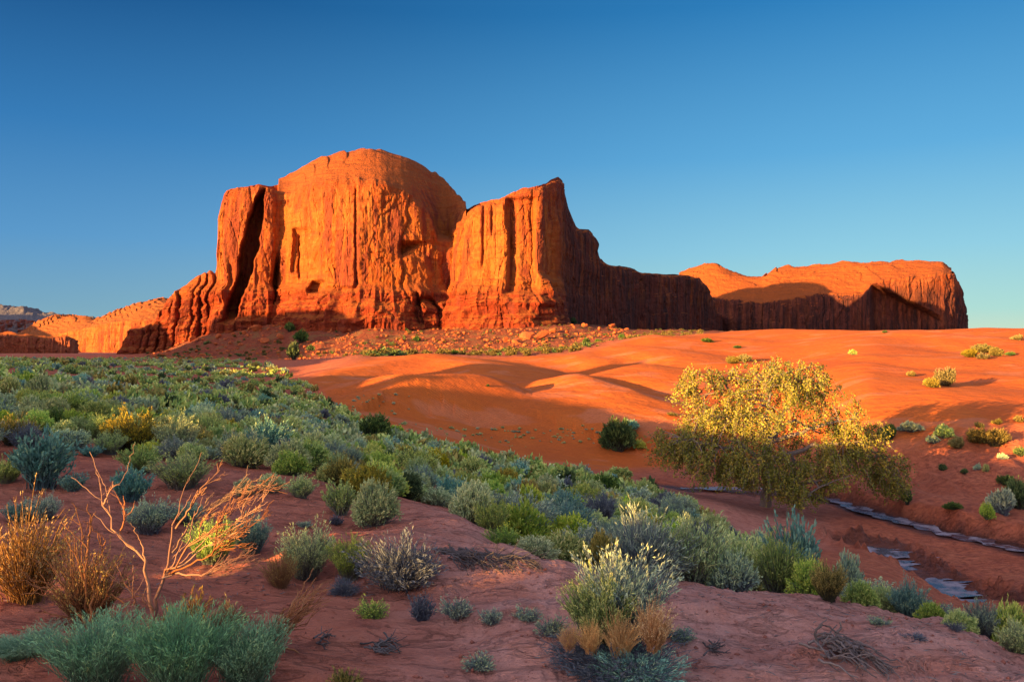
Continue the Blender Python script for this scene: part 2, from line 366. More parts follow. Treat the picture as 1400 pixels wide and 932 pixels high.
def masks(px, Y, x, y):
    """what the ground is made of"""
    n = fbm(x*.12, y*.12, 0, 3, 5)
    # near edge of the dune sand (px -> Y)
    e = np.interp(px, [300,400,450,500,560,620,730,820,880,960,1050,1150,1200,1320,1400], [240,105,66,55,51,51,51,54,57,60,62,58,56,54.5,54])
    dune = sst(-.06, .05, np.log(Y/e)+n*.05)*sst(250, 205, Y)
    far = np.interp(px, [300,420,560,700,800,900,980,1400], [90,96,128,142,128,150,170,300])
    dune = dune*(1-sst(-.02, .10, np.log(Y/far)+n*.05))
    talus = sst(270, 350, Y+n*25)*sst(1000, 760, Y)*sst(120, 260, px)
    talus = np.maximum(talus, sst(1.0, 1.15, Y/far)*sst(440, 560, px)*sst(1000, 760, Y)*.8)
    crust = np.clip(sst(16, 9, Y)*(.25+.75*sst(430, 720, px+n*120)), 0, 1)
    crust = np.maximum(crust, .6*sst(28, 32, Y)*sst(50, 46, Y)*sst(640, 900, px)*sst(1180, 1060, px)*(1-dune))
    return dune, talus, crust
def height(x, y):
    x = np.asarray(x, float); y = np.asarray(y, float)
    r = np.hypot(x, y); th = np.arctan2(x, y); tcl = np.clip(th, -1.02, 1.02)
    px = 700+F*np.tan(tcl); Y = np.maximum(r*np.cos(tcl), .5)
    z = (HZ-blin(TAB, px, np.log(Y)))/F*Y
    for c, sl, sr in DW:
        m = (x > c[:, 0].min()-45) & (x < c[:, 0].max()+45) & (y > c[:, 1].min()-45) & (y < c[:, 1].max()+45)
        if not m.any(): continue
        d, s, zc, tp = polyd(c, x[m], y[m])
        n_ = len(c)-1; endd = np.where((tp <= 0) | (tp >= n_), 1.4, 1.)
        slope = np.where(s > 0, sl, sr)*endd
        t = zc-slope*(np.sqrt(d*d+.5)-.7)-.004*d*d
        t = np.where(d > 26, -99, t)
        z[m] = smax(z[m], t, .55)
    dune, talus, crust = masks(px, Y, x, y)
    sh_, ch_ = math.cos(hr), math.sin(hr)
    la = (x*math.sin(hr)+y*math.cos(hr)); lc = (x*math.cos(hr)-y*math.sin(hr))
    z = z+dune*sst(58, 74, Y)*sst(190, 150, Y)*.85*fbm(la/11+.6*fbm(x/25, y/25, 0, 2, 35), lc/30, 0, 2, 34)
    z = z+dune*(.35*fbm(x*.05, y*.07, 0, 3, 31)+.08*fbm(x*.3, y*.3, 0, 2, 32))
    for hx, hY, hrad, hd in ((716,84,7,1.1),(585,97,9,1.0),(780,99,8,1.0),(850,113,9,.9),(866,85,3.5,.7),(930,100,8,.8),(640,66,6,.7),(780,66,6,.7),(1120,112,10,.9),(1225,92,7,.8)):
        cx = (hx-700)/F*hY; a_ = (x-cx)*ch_+(y-hY)*sh_; b_ = -(x-cx)*sh_+(y-hY)*ch_
        z = z-dune*1.35*hd*np.exp(-(a_/hrad)**2*1.6-(b_/hrad)**2*.5)
    # wash channels cut into the valley floor
    m = (Y > 24) & (Y < 60) & (px > 850)
    wet = np.zeros_like(z)
    if m.any():
        for k, (P, hw, dp) in enumerate(((WASH[0], .8, .35), (WASH[1], 1.7, 1.0))):
            d, s, zc, tp = polyd(P, x[m], y[m]); wob = .9*fbm(x[m]*.55, y[m]*.55, 0, 4, 41+k)
            bed = np.where(d < hw+6, zc-.05, 99)
            cut = sst(hw+(.9 if k else 1.6), hw*.7, d+wob)
            z[m] = z[m]*(1-cut)+np.minimum(z[m], bed-.12)*cut
            wet[m] = np.maximum(wet[m], sst(hw+.55, hw-.1, d+wob*.8)*(.75 if k else 1.))
            if k == 0: z[m] += .9*sst(.9, 1.5, d+.9*wob)*sst(9, 3.5, d)*(s > 0)*sst(1060, 1130, px[m])*(1+.5*fbm(x[m]*.6, y[m]*.3, 0, 3, 47))
            else: z[m] += sst(3.6, 2.0, d)*sst(.9, 1.6, d)*.8*ridged(x[m]*.9, y[m]*.9, 0, 3, 48)
        # undercut bank below the far sand slope
        bk = sst(47, 49.5, Y[m])*sst(57, 53.5, Y[m])*sst(1150, 1230, px[m])
        z[m] += bk*(.8*ridged(x[m]*.35, y[m]*.12, 0, 3, 51)-.35)
    # mounds under the plants, tilted crust plates, clods
    q = sst(30, 8, Y)
    z = z+(1-dune)*(sst(120, 20, Y)*.16*fbm(x*.45, y*.45, 0, 3, 61)+q*.05*fbm(x*1.7, y*1.7, 0, 3, 62))
    lay = fbm(x*1.1, y*4.2-x*.8, 0, 4, 63); q2 = sst(16, 9, Y)
    z = z+q2*crust*(.042*np.round(lay*7)/7*1.6+.016*lay)
    z = z+q2*(1-crust)*.022*fbm(x*6, y*6, 0, 3, 64)
    z = z+talus*(1.6*fbm(x*.06, y*.09, 0, 5, 71, .62)+.9*ridged(x*.11, y*.05, 0, 3, 72)-.3)
    z = z+sst(60, 130, Y)*sst(330, 250, Y)*(1-dune)*.5*fbm(x*.05, y*.05, 0, 3, 73)
    # the shelf under the blue-grey shrub with hanging roots
    d, s, zc, tp = polyd(np.array([[-1.25, 6.6, 0], [-.5, 6.15, 0], [.1, 6.05, 0]]), x, y)
    z = z+.15*sst(.75, .1, d)
    bl = sst(1.25, 1.9, np.abs(th))
    return z*(1-bl)-1.75*bl, dune, talus, crust, wet
ZT = None
def build_table():
    global ZT
    px = PXG[:, None]; Yg = np.exp(LG)[None, :]
    x = (px-700)/F*Yg; y = np.broadcast_to(Yg, x.shape)
    h = height(x.ravel(), y.ravel())
    ZT = [a.reshape(x.shape) for a in h]
build_table()
PYT = HZ-ZT[0]*F/np.exp(LG)[None, :]
def gz(x, y): return float(height(np.array([x]), np.array([y]))[0][0])
def hit(px, py, Ymin=1.5):
    """where the line of sight meets the ground"""
    i = int(np.clip(round((px-PXG[0])/4), 0, len(PXG)-1)); row = PYT[i]
    j = np.where((row <= py) & (LG > math.log(Ymin)))[0]
    Y = math.exp(LG[j[0]]) if len(j) else 300.
    x = (px-700)/F*Y; return np.array([x, Y, gz(x, Y)])
def ground():
    th = np.concatenate([np.arange(-180, -62, 3.), np.arange(-62, -36, .5), np.arange(-36, 36, .125), np.arange(36, 62, .5), np.arange(62, 180, 3.)])*math.pi/180
    r = np.exp(np.concatenate([[math.log(.25)], np.arange(math.log(.6), math.log(2.6), .04), np.arange(math.log(2.6), math.log(30), .0105), np.arange(math.log(30), math.log(500), .0125), np.arange(math.log(500), math.log(9500), .05)]))
    R, T = np.meshgrid(r, th, indexing='ij')
    x = R*np.sin(T); y = R*np.cos(T)
    z, du, ta, cr, we = height(x.ravel(), y.ravel())
    V = np.stack([x.ravel(), y.ravel(), z], 1)
    Q = grid_faces(len(r), len(th), True)[:, ::-1]
    V = np.concatenate([V, [[0, 0, -1.7]]]); k = len(th)
    T3 = np.stack([np.full(k, len(V)-1), (np.arange(k)+1) % k, np.arange(k)], 1)
    ap = lambda a: np.append(a, a[0])
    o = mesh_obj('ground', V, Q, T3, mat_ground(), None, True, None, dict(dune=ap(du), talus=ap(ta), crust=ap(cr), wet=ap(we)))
    return tag(o, 'red desert ground with bare clay, a dry wash and orange sand dunes', 'ground', kind='structure')
ground()
# ------------------------------------------------------------------ unseen hill added behind the viewpoint, crest shaped to place the valley's shadow edges
def shade_hill():
    K = math.tan(math.radians(SUN_EL)); s0 = 50.
    ch, sh = math.cos(hr), math.sin(hr)
    pl = [ # where (px, distance) the long shadow ends, and at what height
     (-400,2900,130),(-100,2900,130),(0,2900,130),(100,2900,115),(200,2900,20),(-60,1500,60),(40,1350,16),(110,1330,-30),(250,1290,-30),(112,920,-20),(106,915,13),(50,915,14),(-60,900,14),(-60,450,12),
     (240,460,13),(330,445,13),(390,438,16),(480,420,17),(535,420,10),(560,422,-8),(420,250,-1),(300,300,-2),(100,400,-2),(250,150,-1.5),(200,125,-2),(300,107,-3.6),(300,100,-3.9),(560,118,-4.4),(470,101,-4.4),(490,103,-4.3),(560,104,-2.9),(850,118,-1.6),(770,105,-2.6),(775,96,-3.7),(600,79,-3.9),(560,72,-4.9),(590,76,-4.8),(610,77,-4.6),(655,78.5,-4.2),(712,81,-3.9),(722,80.5,-3.9),(742,80.5,-5.2),(700,75,-4.55),(760,79,-5.3),(840,73,-5.75),(910,70,-6.9),(1000,68,-7.2),(1045,45,-5.05),(1150,45,-5.65),
     (20,15,-1.3),(70,17,-1.0),(180,17,-1.15),(250,22,-1.0),(330,26,-1.3)]
    kp = []
    for px, Y, zs in pl:
        x = (px-700)/F*Y; kp.append((x*ch-Y*sh, zs+K*(x*sh+Y*ch-s0)))
    g = lambda z: z+K*(1.5-s0)
    kp = sorted(kp)+[(-8.6,g(-.4)),(-6.65,g(-.4)),(-6.45,g(-1.78)),(-5.85,g(-1.78)),(-5.72,g(-.8)),(-5.3,g(-.8)),(-5.2,g(-1.4)),(-4.55,g(-1.4)),(-4.35,g(-1.1)),(-4.2,g(-.7)),(-3.6,g(-.8)),(-3.45,g(-1.02)),(-3.0,g(-1.02)),(-2.8,g(-.6)),(4,g(-.2)),(20,g(.2)),(60,g(.5)),(900,g(.5))]  # notches cut to throw sun patches onto chosen near plants
    u = np.unique(np.concatenate([np.arange(-6000, -700, 20.), np.arange(-700, -150, 3.), np.arange(-150, -22, .5), np.arange(-22, 12, .08), np.arange(12, 60, .5), np.arange(60, 900, 10.)]))
    S = np.interp(u, [a for a, _ in kp], [b for _, b in kp])
    sr = np.interp(u, [-2500, -1000, -420, -340, -200, -20, -5, 1000], [-500, -330, -200, -120, -75, -60, -60, -75])
    top = S+(s0-sr)*K
    top = top+np.where((u > -150) & (u < 60), .22*fbm(u*.55, 0, 0, 3, 91)*np.where((u > -9) & (u < 0), .35, 1), .8*fbm(u*.05, 0, 0, 3, 92))
    prof = [(-3.2, -3), (-2.2, .12), (-1.2, .5), (-.5, .82), (-.18, .97), (0, 1), (.18, .96), (.5, .8), (1.2, .45), (2.2, .1), (3.2, -3)]
    rows = []
    for off, f in prof:
        hgt = top+2.
        s = sr+off*np.maximum(hgt, 3)*.75
        z = np.where(f < 0, -6, -2+hgt*f+(0 if f == 1 else 1)*.4*fbm(u*.2, off*3, 0, 3, 93))
        rows.append(np.stack([u*ch+s*sh, -u*sh+s*ch, z], 1))
    V = np.concatenate(rows)
    m, n, b = material('shadow_hill_soil'); B = NB(n)
    B.put(b.inputs['Base Color'], B.mix(B.noise(B.pos(), .2, 5), (.34,.10,.05), (.2,.12,.06)))
    o = mesh_obj('shadow_hill', V, grid_faces(len(prof), len(u)), None, m, None, True)
    tag(o, kind='structure')
shade_hill()
# ------------------------------------------------------------------ buttes and mesas
def sheet_butte(name, cols, mat, depth, feat=None, N=760, M=150, K=60, amp=1., seed=0, bury=14., label=None, sm=5, band=None, capn=1.):
    """one continuous shell: up the cliff, over the bare rock top and down behind. cols: px, Y, base, rim, skyline (all read along the foot)"""
    C = np.array(cols, float); d = np.hypot(np.diff(C[:, 0]), np.diff(C[:, 1])*.55); t = np.concatenate([[0], np.cumsum(d+.5)]); q = np.linspace(0, t[-1], N)
    ip = [np.interp(q, t, C[:, i]) for i in range(5)]
    k = np.exp(-.5*(np.arange(-12, 13)/sm)**2); k /= k.sum()
    px, Y = (np.convolve(np.pad(a, 12, 'edge'), k, 'valid') for a in ip[:2])
    k2 = np.exp(-.5*(np.arange(-12, 13)/1.2)**2); k2 /= k2.sum()
    base, rim, skl = (np.convolve(np.pad(a, 12, 'edge'), k2, 'valid') for a in ip[2:])
    x = (px-700)/F*Y; zb = (HZ-base)/F*Y-bury; zr = (HZ-rim)/F*Y
    zr = zr+amp*(1.2*fbm(np.arange(N)*.09, 0, seed, 3, 101))
    u = np.concatenate([[0], np.cumsum(np.hypot(np.diff(x), np.diff(Y)))])
    tx = np.convolve(np.pad(np.gradient(x), 12, 'edge'), k, 'valid'); ty = np.convolve(np.pad(np.gradient(Y), 12, 'edge'), k, 'valid')
    l = np.hypot(tx, ty)+1e-9; nx, ny = ty/l, -tx/l
    v = np.linspace(0, 1, M)[:, None]
    z = zb+(zr-zb)*v; uu = np.broadcast_to(u, z.shape)
    hgt = np.maximum(zr-zb, 1)
    D = amp*(4.5*fbm(uu/48, z/130, seed, 3, 102)+2.3*(ridged(uu/30, z/150, seed, 2, 103)-.45)+.75*(ridged(uu/8.5, z/60, seed, 2, 104)-.4)+1.2*fbm(uu/3.6, z/7, seed, 4, 105, .65)-1.5*ridged(uu/13+.4*fbm(uu/9, z/18, 1, 2, 115), z/210, seed+4, 1, 116)**7)
    brk = fbm(uu/22, z/16, seed, 3, 106); D = D+amp*1.6*np.round(brk*4)/4            # spalled slabs
    if band:
        zl = band+5*fbm(uu/40, 0, seed, 2, 107); lo = sst(zl+3, zl-3, z)*sst(775, 745, px)[None, :]
        D = D+lo*amp*(3.2+.55*np.round(fbm(uu/90, z/3.2, seed, 2, 108)*4)/2+1.3*fbm(uu/6, z/4.2, seed, 4, 109, .62)+3.0*(ridged(uu/11, z/40, seed, 2, 110)-.4)+1.8*np.round(fbm(uu/9, z/9, seed, 2, 113)*3)/3)
        D = D+.30*np.maximum(zl-z, 0)*amp*sst(775, 745, px)[None, :]
    fade = np.minimum(1, hgt/25.); D = D*fade
    rr = np.clip((v-.90)/.10, 0, 1); E = -(1-np.sqrt(np.clip(1-rr**2, 0, 1)))*np.minimum(hgt*.06, 5)-(z-zb)*.055
    if feat is not None: E = E-feat(np.broadcast_to(px, z.shape), HZ-z/Y*F)
    rl_ = np.hypot(x, Y); X = x+nx*D-x/rl_*E; YY = Y+ny*D-Y/rl_*E
    top = np.stack([X[-1], YY[-1], z[-1]], -1)
    rows = [np.stack([X, YY, z], -1)]
    w = np.linspace(0, 1, K+1)[1:, None]
    Dp = np.interp(px, [a for a, _ in depth], [b for _, b in depth])
    yc = top[:, 1]+w*Dp; xc = top[:, 0]*yc/top[:, 1]
    ys = top[:, 1]+.42*Dp; zs = (HZ-skl)/F*ys; zt = top[:, 2]
    ks = np.exp(-.5*(np.arange(-30, 31)/9.)**2); ks /= ks.sum(); smt = lambda a: np.convolve(np.pad(a, 30, 'edge'), ks, 'valid')
    bl = sst(0, .10, w); zt = zt+(np.minimum(smt(zt), zt+3)-zt)*bl*.9; yc = yc+(smt(top[:, 1])-top[:, 1])*bl; px_ = top[:, 0]/top[:, 1]; xc = (px_+(smt(px_)-px_)*bl*.8)*yc
    pr = np.where(w < .42, np.sin(np.pi/2*np.clip((w-.035)/.385, 0, 1))**1.1, 1-sst(.5, 1.0, w)*1.0)
    flat = np.abs(skl-rim) < 6
    zc = np.where(w < .5, zt+(zs-zt)*pr, np.maximum(zs, zt)*pr+(1-pr)*(zb+4))
    nz = np.sin(np.pi*np.clip(w, 0, 1))*capn
    bed = fbm(xc/60, yc/60, zc/26+seed, 4, 111)
    led = (zc*.16+.6*xc*.05+2.2*fbm(xc/60, yc/60, 0, 3, 114)); led = (led-np.floor(led))
    zc = zc+nz*(3.0*bed*np.where(flat, .25, 1)+2.4*(ridged(xc/60, yc/44, seed, 2, 112)-.4)+1.5*sst(0, .85, led)*(1-sst(.9, 1, led))*np.where(flat, .2, 1)-.0)
    zc = np.where(flat & (w < .5), np.minimum(zc, zt+(w*Dp)*.01+.8*bed), zc)
    zc = zc-1.0*nz*ridged(xc/30+.2*zc/9, yc/75, seed+2, 2, 117)**5
    rows.append(np.stack([xc, yc, zc], -1))
    V = np.concatenate(rows).reshape(-1, 3)
    o = mesh_obj(name, V, grid_faces(M+K, N), None, mat, None, True)
    try: o.data.set_sharp_from_angle(angle=math.radians(38))
    except Exception: pass
    return tag(o, label, 'butte', kind='structure')
def g1(a, c, w): return np.exp(-((a-c)/w)**2)
def feat_main(px, py):
    box = lambda a, b, c, d, e=3: sst(a-e, a+e, px)*sst(b+e, b-e, px)*sst(c-e, c+e, py)*sst(d+e, d-e, py)
    c = 357-(py-262)*.20+3.2*fbm(py/16., px/40., 0, 3, 601)                                         # the deep slanting cleft
    r = 20*sst(9+0*py, 4, np.abs(px-c)-sst(440, 310, py)*4+sst(300, 255, py)*7)*sst(251, 266, py+(px-c)*.8)*sst(445, 425, py)
    r = r+8*g1(px, 384-(py-300)*.09, 3.2)*sst(340, 370, py)*sst(445, 436, py)*1.6
    r = r+5*g1(px, 408+(py-330)*.05, 2.5)*sst(310, 325, py)*sst(385, 375, py)
    r = r+5*box(400, 424, 310, 372)*(.4+.6*sst(424, 404, px))
    r = r+2.6*g1(px, 486+np.maximum(py-250, 0)*.02, 2.0)*sst(240, 262, py)*sst(400, 385, py)
    r = r+7*box(430, 446, 384, 400)+3*box(445, 490, 392, 399)
    r = r+8*box(548, 584, 330, 348, 4)*(.3+.7*sst(340, 330, py+(px-566)*.6))
    a = np.hypot((px-574)/13, (py-432)/28); r = r+7*sst(.35, 0, np.abs(a-1))*sst(450, 440, py)*sst(404, 412, py)
    r = r+5*g1(px, 565+(py-420)*.08, 2.)*sst(396, 405, py)*sst(448, 440, py)
    r = r+13*sst(12, 6, np.abs(px-(603+(py-290)*.13)))*sst(268, 285, py)*sst(330, 312, py)
    r = r+6*box(696, 730, 268+0*py, 400)*(.55+.45*sst(712, 697, px))+4*g1(px, 694, 2.2)*sst(262, 280, py)*sst(315, 305, py)
    r = r+2.5*g1(px, 660, 2.2)*sst(270, 280, py)*sst(380, 350, py)+2*g1(px, 672, 1.6)*sst(272, 280, py)*sst(330, 310, py)
    for a_, b_, c_ in ((214,5,2),(222,4,1.5),(237,7,2),(249,5,1.6),(262,8,2),(276,4,1.6),(286,7,2),(298,9,2.5),(318,4,2),(330,5,2)):
        r = r+.55*b_*g1(px, a_+(py-420)*.03, c_)*sst(340, 375, py)
    r = r-2.5*sst(590, 600, px)*sst(625, 612, px)*sst(330, 345, py)*sst(450, 430, py)
    return r
rock_main = mat_rock('butte_sandstone', cliff_shade=(0, 20., 34.))  # walls right of the corner painted dark as if shaded
MAIN = [ # px, Y, base, rim, sky
 (193,480,486,484,484),(195,476,484,452,452),(206,470,482,449,449),(218,466,481,446,446),(224,464,480,440,440),(234,462,478,427,427),(240,460,476,408,408),(250,456,472,400,400),(260,453,469,397,397),(262,452,468,386,386),
 (270,450,466,376,375),(280,449,462,371,371),(290,447,457,372,372),(297,446,452,379,379),(299,445,450,330,330),(301,444,449,292,292),(304,443,448,265,265),(310,441,446,255,255),(325,440,443,251,250),(345,440,441,249,249),(372,442,441,250,249),
 (384,449,442,256,247),(393,442,443,257,240),(405,436,444,249,232),(415,432,444,246,225),(425,428,445,244,220),(455,421,447,240,212),(490,417,449,236,206),(520,418,451,240,207),(545,421,453,248,213),(562,424,454,257,217),(578,429,455,272,224),(592,434,455,292,233),(604,440,455,313,243),(612,443,455,317,252),
 (620,440,455,308,262),(628,434,455,297,274),(636,430,455,289,286),(646,427,454,279,279),(655,425,453,275,275),(668,423,451,273,273),(682,421,449,274,274),(692,420,447,267,267),(704,419,445,261,261),(714,419,443,255,255),(726,420,441,253,253),(738,422,440,251,251),
 (746,429,440,250,249),(752,437,440,244,243),(759,447,439,241,241),(766,457,438,247,247),(770,463,437,262,262),(777,473,437,280,280),(784,483,436,297,297),(789,490,436,311,311),(800,505,437,312,312),(808,516,438,317,317),(813,523,438,334,334),(817,528,438,357,356),
 (830,537,440,360,359),(850,551,442,363,362),(866,563,443,366,365),(881,576,446,372,371),(910,596,450,374,373),(940,617,453,376,375),(958,632,455,380,380),(970,643,456,392,392),(977,655,457,410,410),(982,700,457,424,424),(986,790,457,440,440),(988,860,457,454,454)]
DEPM = [(190,60),(290,90),(380,110),(420,130),(600,130),(640,90),(740,60),(800,50),(900,70),(990,40)]
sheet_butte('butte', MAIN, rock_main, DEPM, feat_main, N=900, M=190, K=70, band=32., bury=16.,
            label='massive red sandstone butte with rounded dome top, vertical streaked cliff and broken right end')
rock_long = mat_rock('long_mesa_sandstone', up=(.25,.07,.028), low=(.21,.055,.022), zl=(10, 20), seed=300., cap=(.36,.09,.022), zs=1.2, cliff_shade=(2, 62., 44.))  # lower cliff painted dark to stand for its shade
def feat_long(px, py):
    r = 16*sst(1190, 1197, px)*sst(1300, 1255, px)*sst(390+(px-1195)*.5-6, 394+(px-1195)*.5, py)
    return r-6*g1(px, 1188, 5)*sst(380, 395, py)
LONG = [(925,800,456,420,376),(945,792,456,408,367),(965,782,456,405,363),(980,775,456,405,364),(1000,765,456,407,373),(1025,758,456,409,378),(1042,752,456,412,381),(1052,750,456,410,375),(1065,746,456,407,369),(1090,742,456,404,365),(1120,736,456,399,363),(1150,730,456,401,362),(1180,724,456,400,361),
 (1195,724,456,385,360),(1215,726,456,381,359),(1245,728,456,377,358),(1270,730,456,374,357.5),(1290,733,456,371,358),(1302,736,456,373,366),(1309,741,456,371,370),(1314,750,456,386,386),(1318,765,456,408,408),(1320,790,456,425,425),(1321,850,456,445,445),(1321.5,900,456,455,455)]
sheet_butte('mesa', LONG, rock_long, [(900,150),(1180,170),(1300,120),(1320,20)], feat_long, N=560, M=100, K=70, amp=1.1, seed=3.3, bury=20., sm=4, capn=1.6,
            label='long low sandstone mesa with sunlit sloping top and shaded lower cliff, right of the big butte')
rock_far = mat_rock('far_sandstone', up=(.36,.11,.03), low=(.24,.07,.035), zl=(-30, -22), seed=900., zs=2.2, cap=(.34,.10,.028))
NEARM = [(-60,900,488,460,460),(-20,905,488,458,456),(0,910,488,457,455),(14,912,488,456,454),(26,915,488,460,457),(40,916,488,459,457),(60,918,488,461,458),(75,920,488,461,459),(90,925,488,459,457),(102,930,488,462,460),(106,960,488,470,470),(108,1000,488,486,486)]
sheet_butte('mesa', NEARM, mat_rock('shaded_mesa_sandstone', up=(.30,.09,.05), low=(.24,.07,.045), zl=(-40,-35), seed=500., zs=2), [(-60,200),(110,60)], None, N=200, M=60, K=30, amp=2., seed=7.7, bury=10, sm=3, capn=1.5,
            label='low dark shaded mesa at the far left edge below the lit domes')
FARD = [(-80,1500,486,452,448),(-20,1480,486,470,462),(10,1460,486,475,460),(28,1440,486,468,454),(50,1420,486,462,444),(75,1400,486,458,435),(95,1380,486,452,431),(112,1360,486,448,434),(125,1350,486,446,437),(140,1330,486,442,433),(160,1310,487,438,424),(180,1290,488,436,415),(200,1280,489,435,412),(222,1275,489,434,410),(238,1275,489,432,412),(262,1280,489,430,420),(300,1300,489,440,430),(330,1350,489,470,470)]
sheet_butte('mesa', FARD, rock_far, [(-80,300),(330,300)], None, N=360, M=90, K=80, amp=1.2, seed=12.1, bury=12, sm=4, capn=2.2,
            label='distant sunlit orange slickrock domes on the plain left of the big butte')
FARB = [(-160,2900,484,440,420),(-60,2900,484,436,421),(0,2900,484,436,419),(30,2900,484,434,420),(60,2900,484,440,427),(90,2900,484,446,432),(140,2900,484,450,436),(200,2950,484,452,436),(300,3000,484,470,450)]
sheet_butte('mesa', FARB, mat_rock('hazed_sandstone', up=(.16,.15,.18), low=(.13,.12,.15), zl=(-60,-50), seed=1500., zs=4, cap=(.17,.15,.17)), [(-160,500),(300,500)], None, N=200, M=60, K=40, amp=4., seed=21.1, bury=12, sm=4, capn=4.,  # distance haze and shade painted in as blue-grey rock
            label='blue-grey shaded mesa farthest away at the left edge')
# ------------------------------------------------------------------ plants
GREY = (.105,.10,.115)
M_RABBIT = mat_plant('rabbitbrush_leaves', [(0,(.10,.085,.10)),(.3,(.12,.16,.06)),(.5,(.19,.29,.05)),(.75,(.33,.42,.075)),(1,(.52,.50,.11))], .07, .85, 1.18)
M_PALE = mat_plant('pale_brush_leaves', [(0,(.13,.115,.12)),(.3,(.19,.20,.14)),(.5,(.27,.35,.14)),(.75,(.40,.48,.18)),(1,(.58,.57,.24))], .05)
M_TEAL = mat_plant('teal_brush_leaves', [(0,(.07,.09,.11)),(.3,(.08,.17,.17)),(.5,(.12,.28,.24)),(.75,(.19,.37,.28)),(1,(.34,.44,.22))], .05)
M_SAGE = mat_plant('sagebrush_leaves', [(0,(.09,.08,.11)),(.3,(.11,.13,.15)),(.5,(.16,.22,.18)),(.75,(.26,.34,.21)),(1,(.42,.46,.22))], .06, .85, 1.2)
M_OLIVE = mat_plant('olive_brush_leaves', [(0,(.08,.075,.06)),(.3,(.11,.105,.04)),(.5,(.25,.23,.045)),(.75,(.40,.34,.06)),(1,(.6,.42,.08))], .04, .85, .8)
M_GOLD = mat_plant('gold_scrub', [(0,(.05,.035,.02)),(.5,(.085,.07,.014)),(1,(.17,.125,.025))], .04)
M_GOLDB = mat_plant('golden_dune_brush', [(0,(.08,.06,.03)),(.3,(.09,.08,.025)),(.5,(.14,.12,.028)),(.75,(.20,.16,.035)),(1,(.28,.20,.045))], .04)
M_DARK = mat_plant('dark_bush_leaves', [(0,(.05,.04,.04)),(.3,(.03,.05,.025)),(.5,(.04,.075,.025)),(.75,(.07,.12,.03)),(1,(.13,.18,.05))], .04)
M_GREYB = mat_plant('blue_grey_twigs', [(0,(.09,.085,.105)),(.3,(.085,.095,.135)),(.5,(.11,.125,.165)),(.75,(.13,.145,.17)),(1,(.20,.20,.18))], .03)
M_EPH = mat_plant('ephedra_twigs', [(0,(.10,.12,.09)),(.3,(.12,.24,.14)),(.5,(.19,.36,.20)),(.75,(.27,.45,.22)),(1,(.44,.5,.2))], .02)
M_STRAW = mat_plant('dry_straw', [(0,(.26,.13,.07)),(.5,(.40,.21,.085)),(.75,(.5,.32,.10)),(1,(.6,.42,.12))], .03, .85, .72)
M_TUFT = mat_plant('sunlit_straw_tuft', [(0,(.40,.20,.09)),(.5,(.66,.38,.14)),(.75,(.72,.48,.18)),(1,(.78,.58,.25))], .02)  # straw brightened in colour to stand in for sun on the tufts
M_WOOD = mat_plant('weathered_dead_wood', [(0,(.26,.12,.07)),(.5,(.44,.20,.10)),(1,(.52,.28,.15))], .02, .85, .72)
M_WOODD = mat_plant('dark_dead_wood', [(0,(.07,.055,.055)),(.5,(.15,.12,.12)),(1,(.30,.26,.25))], .02)
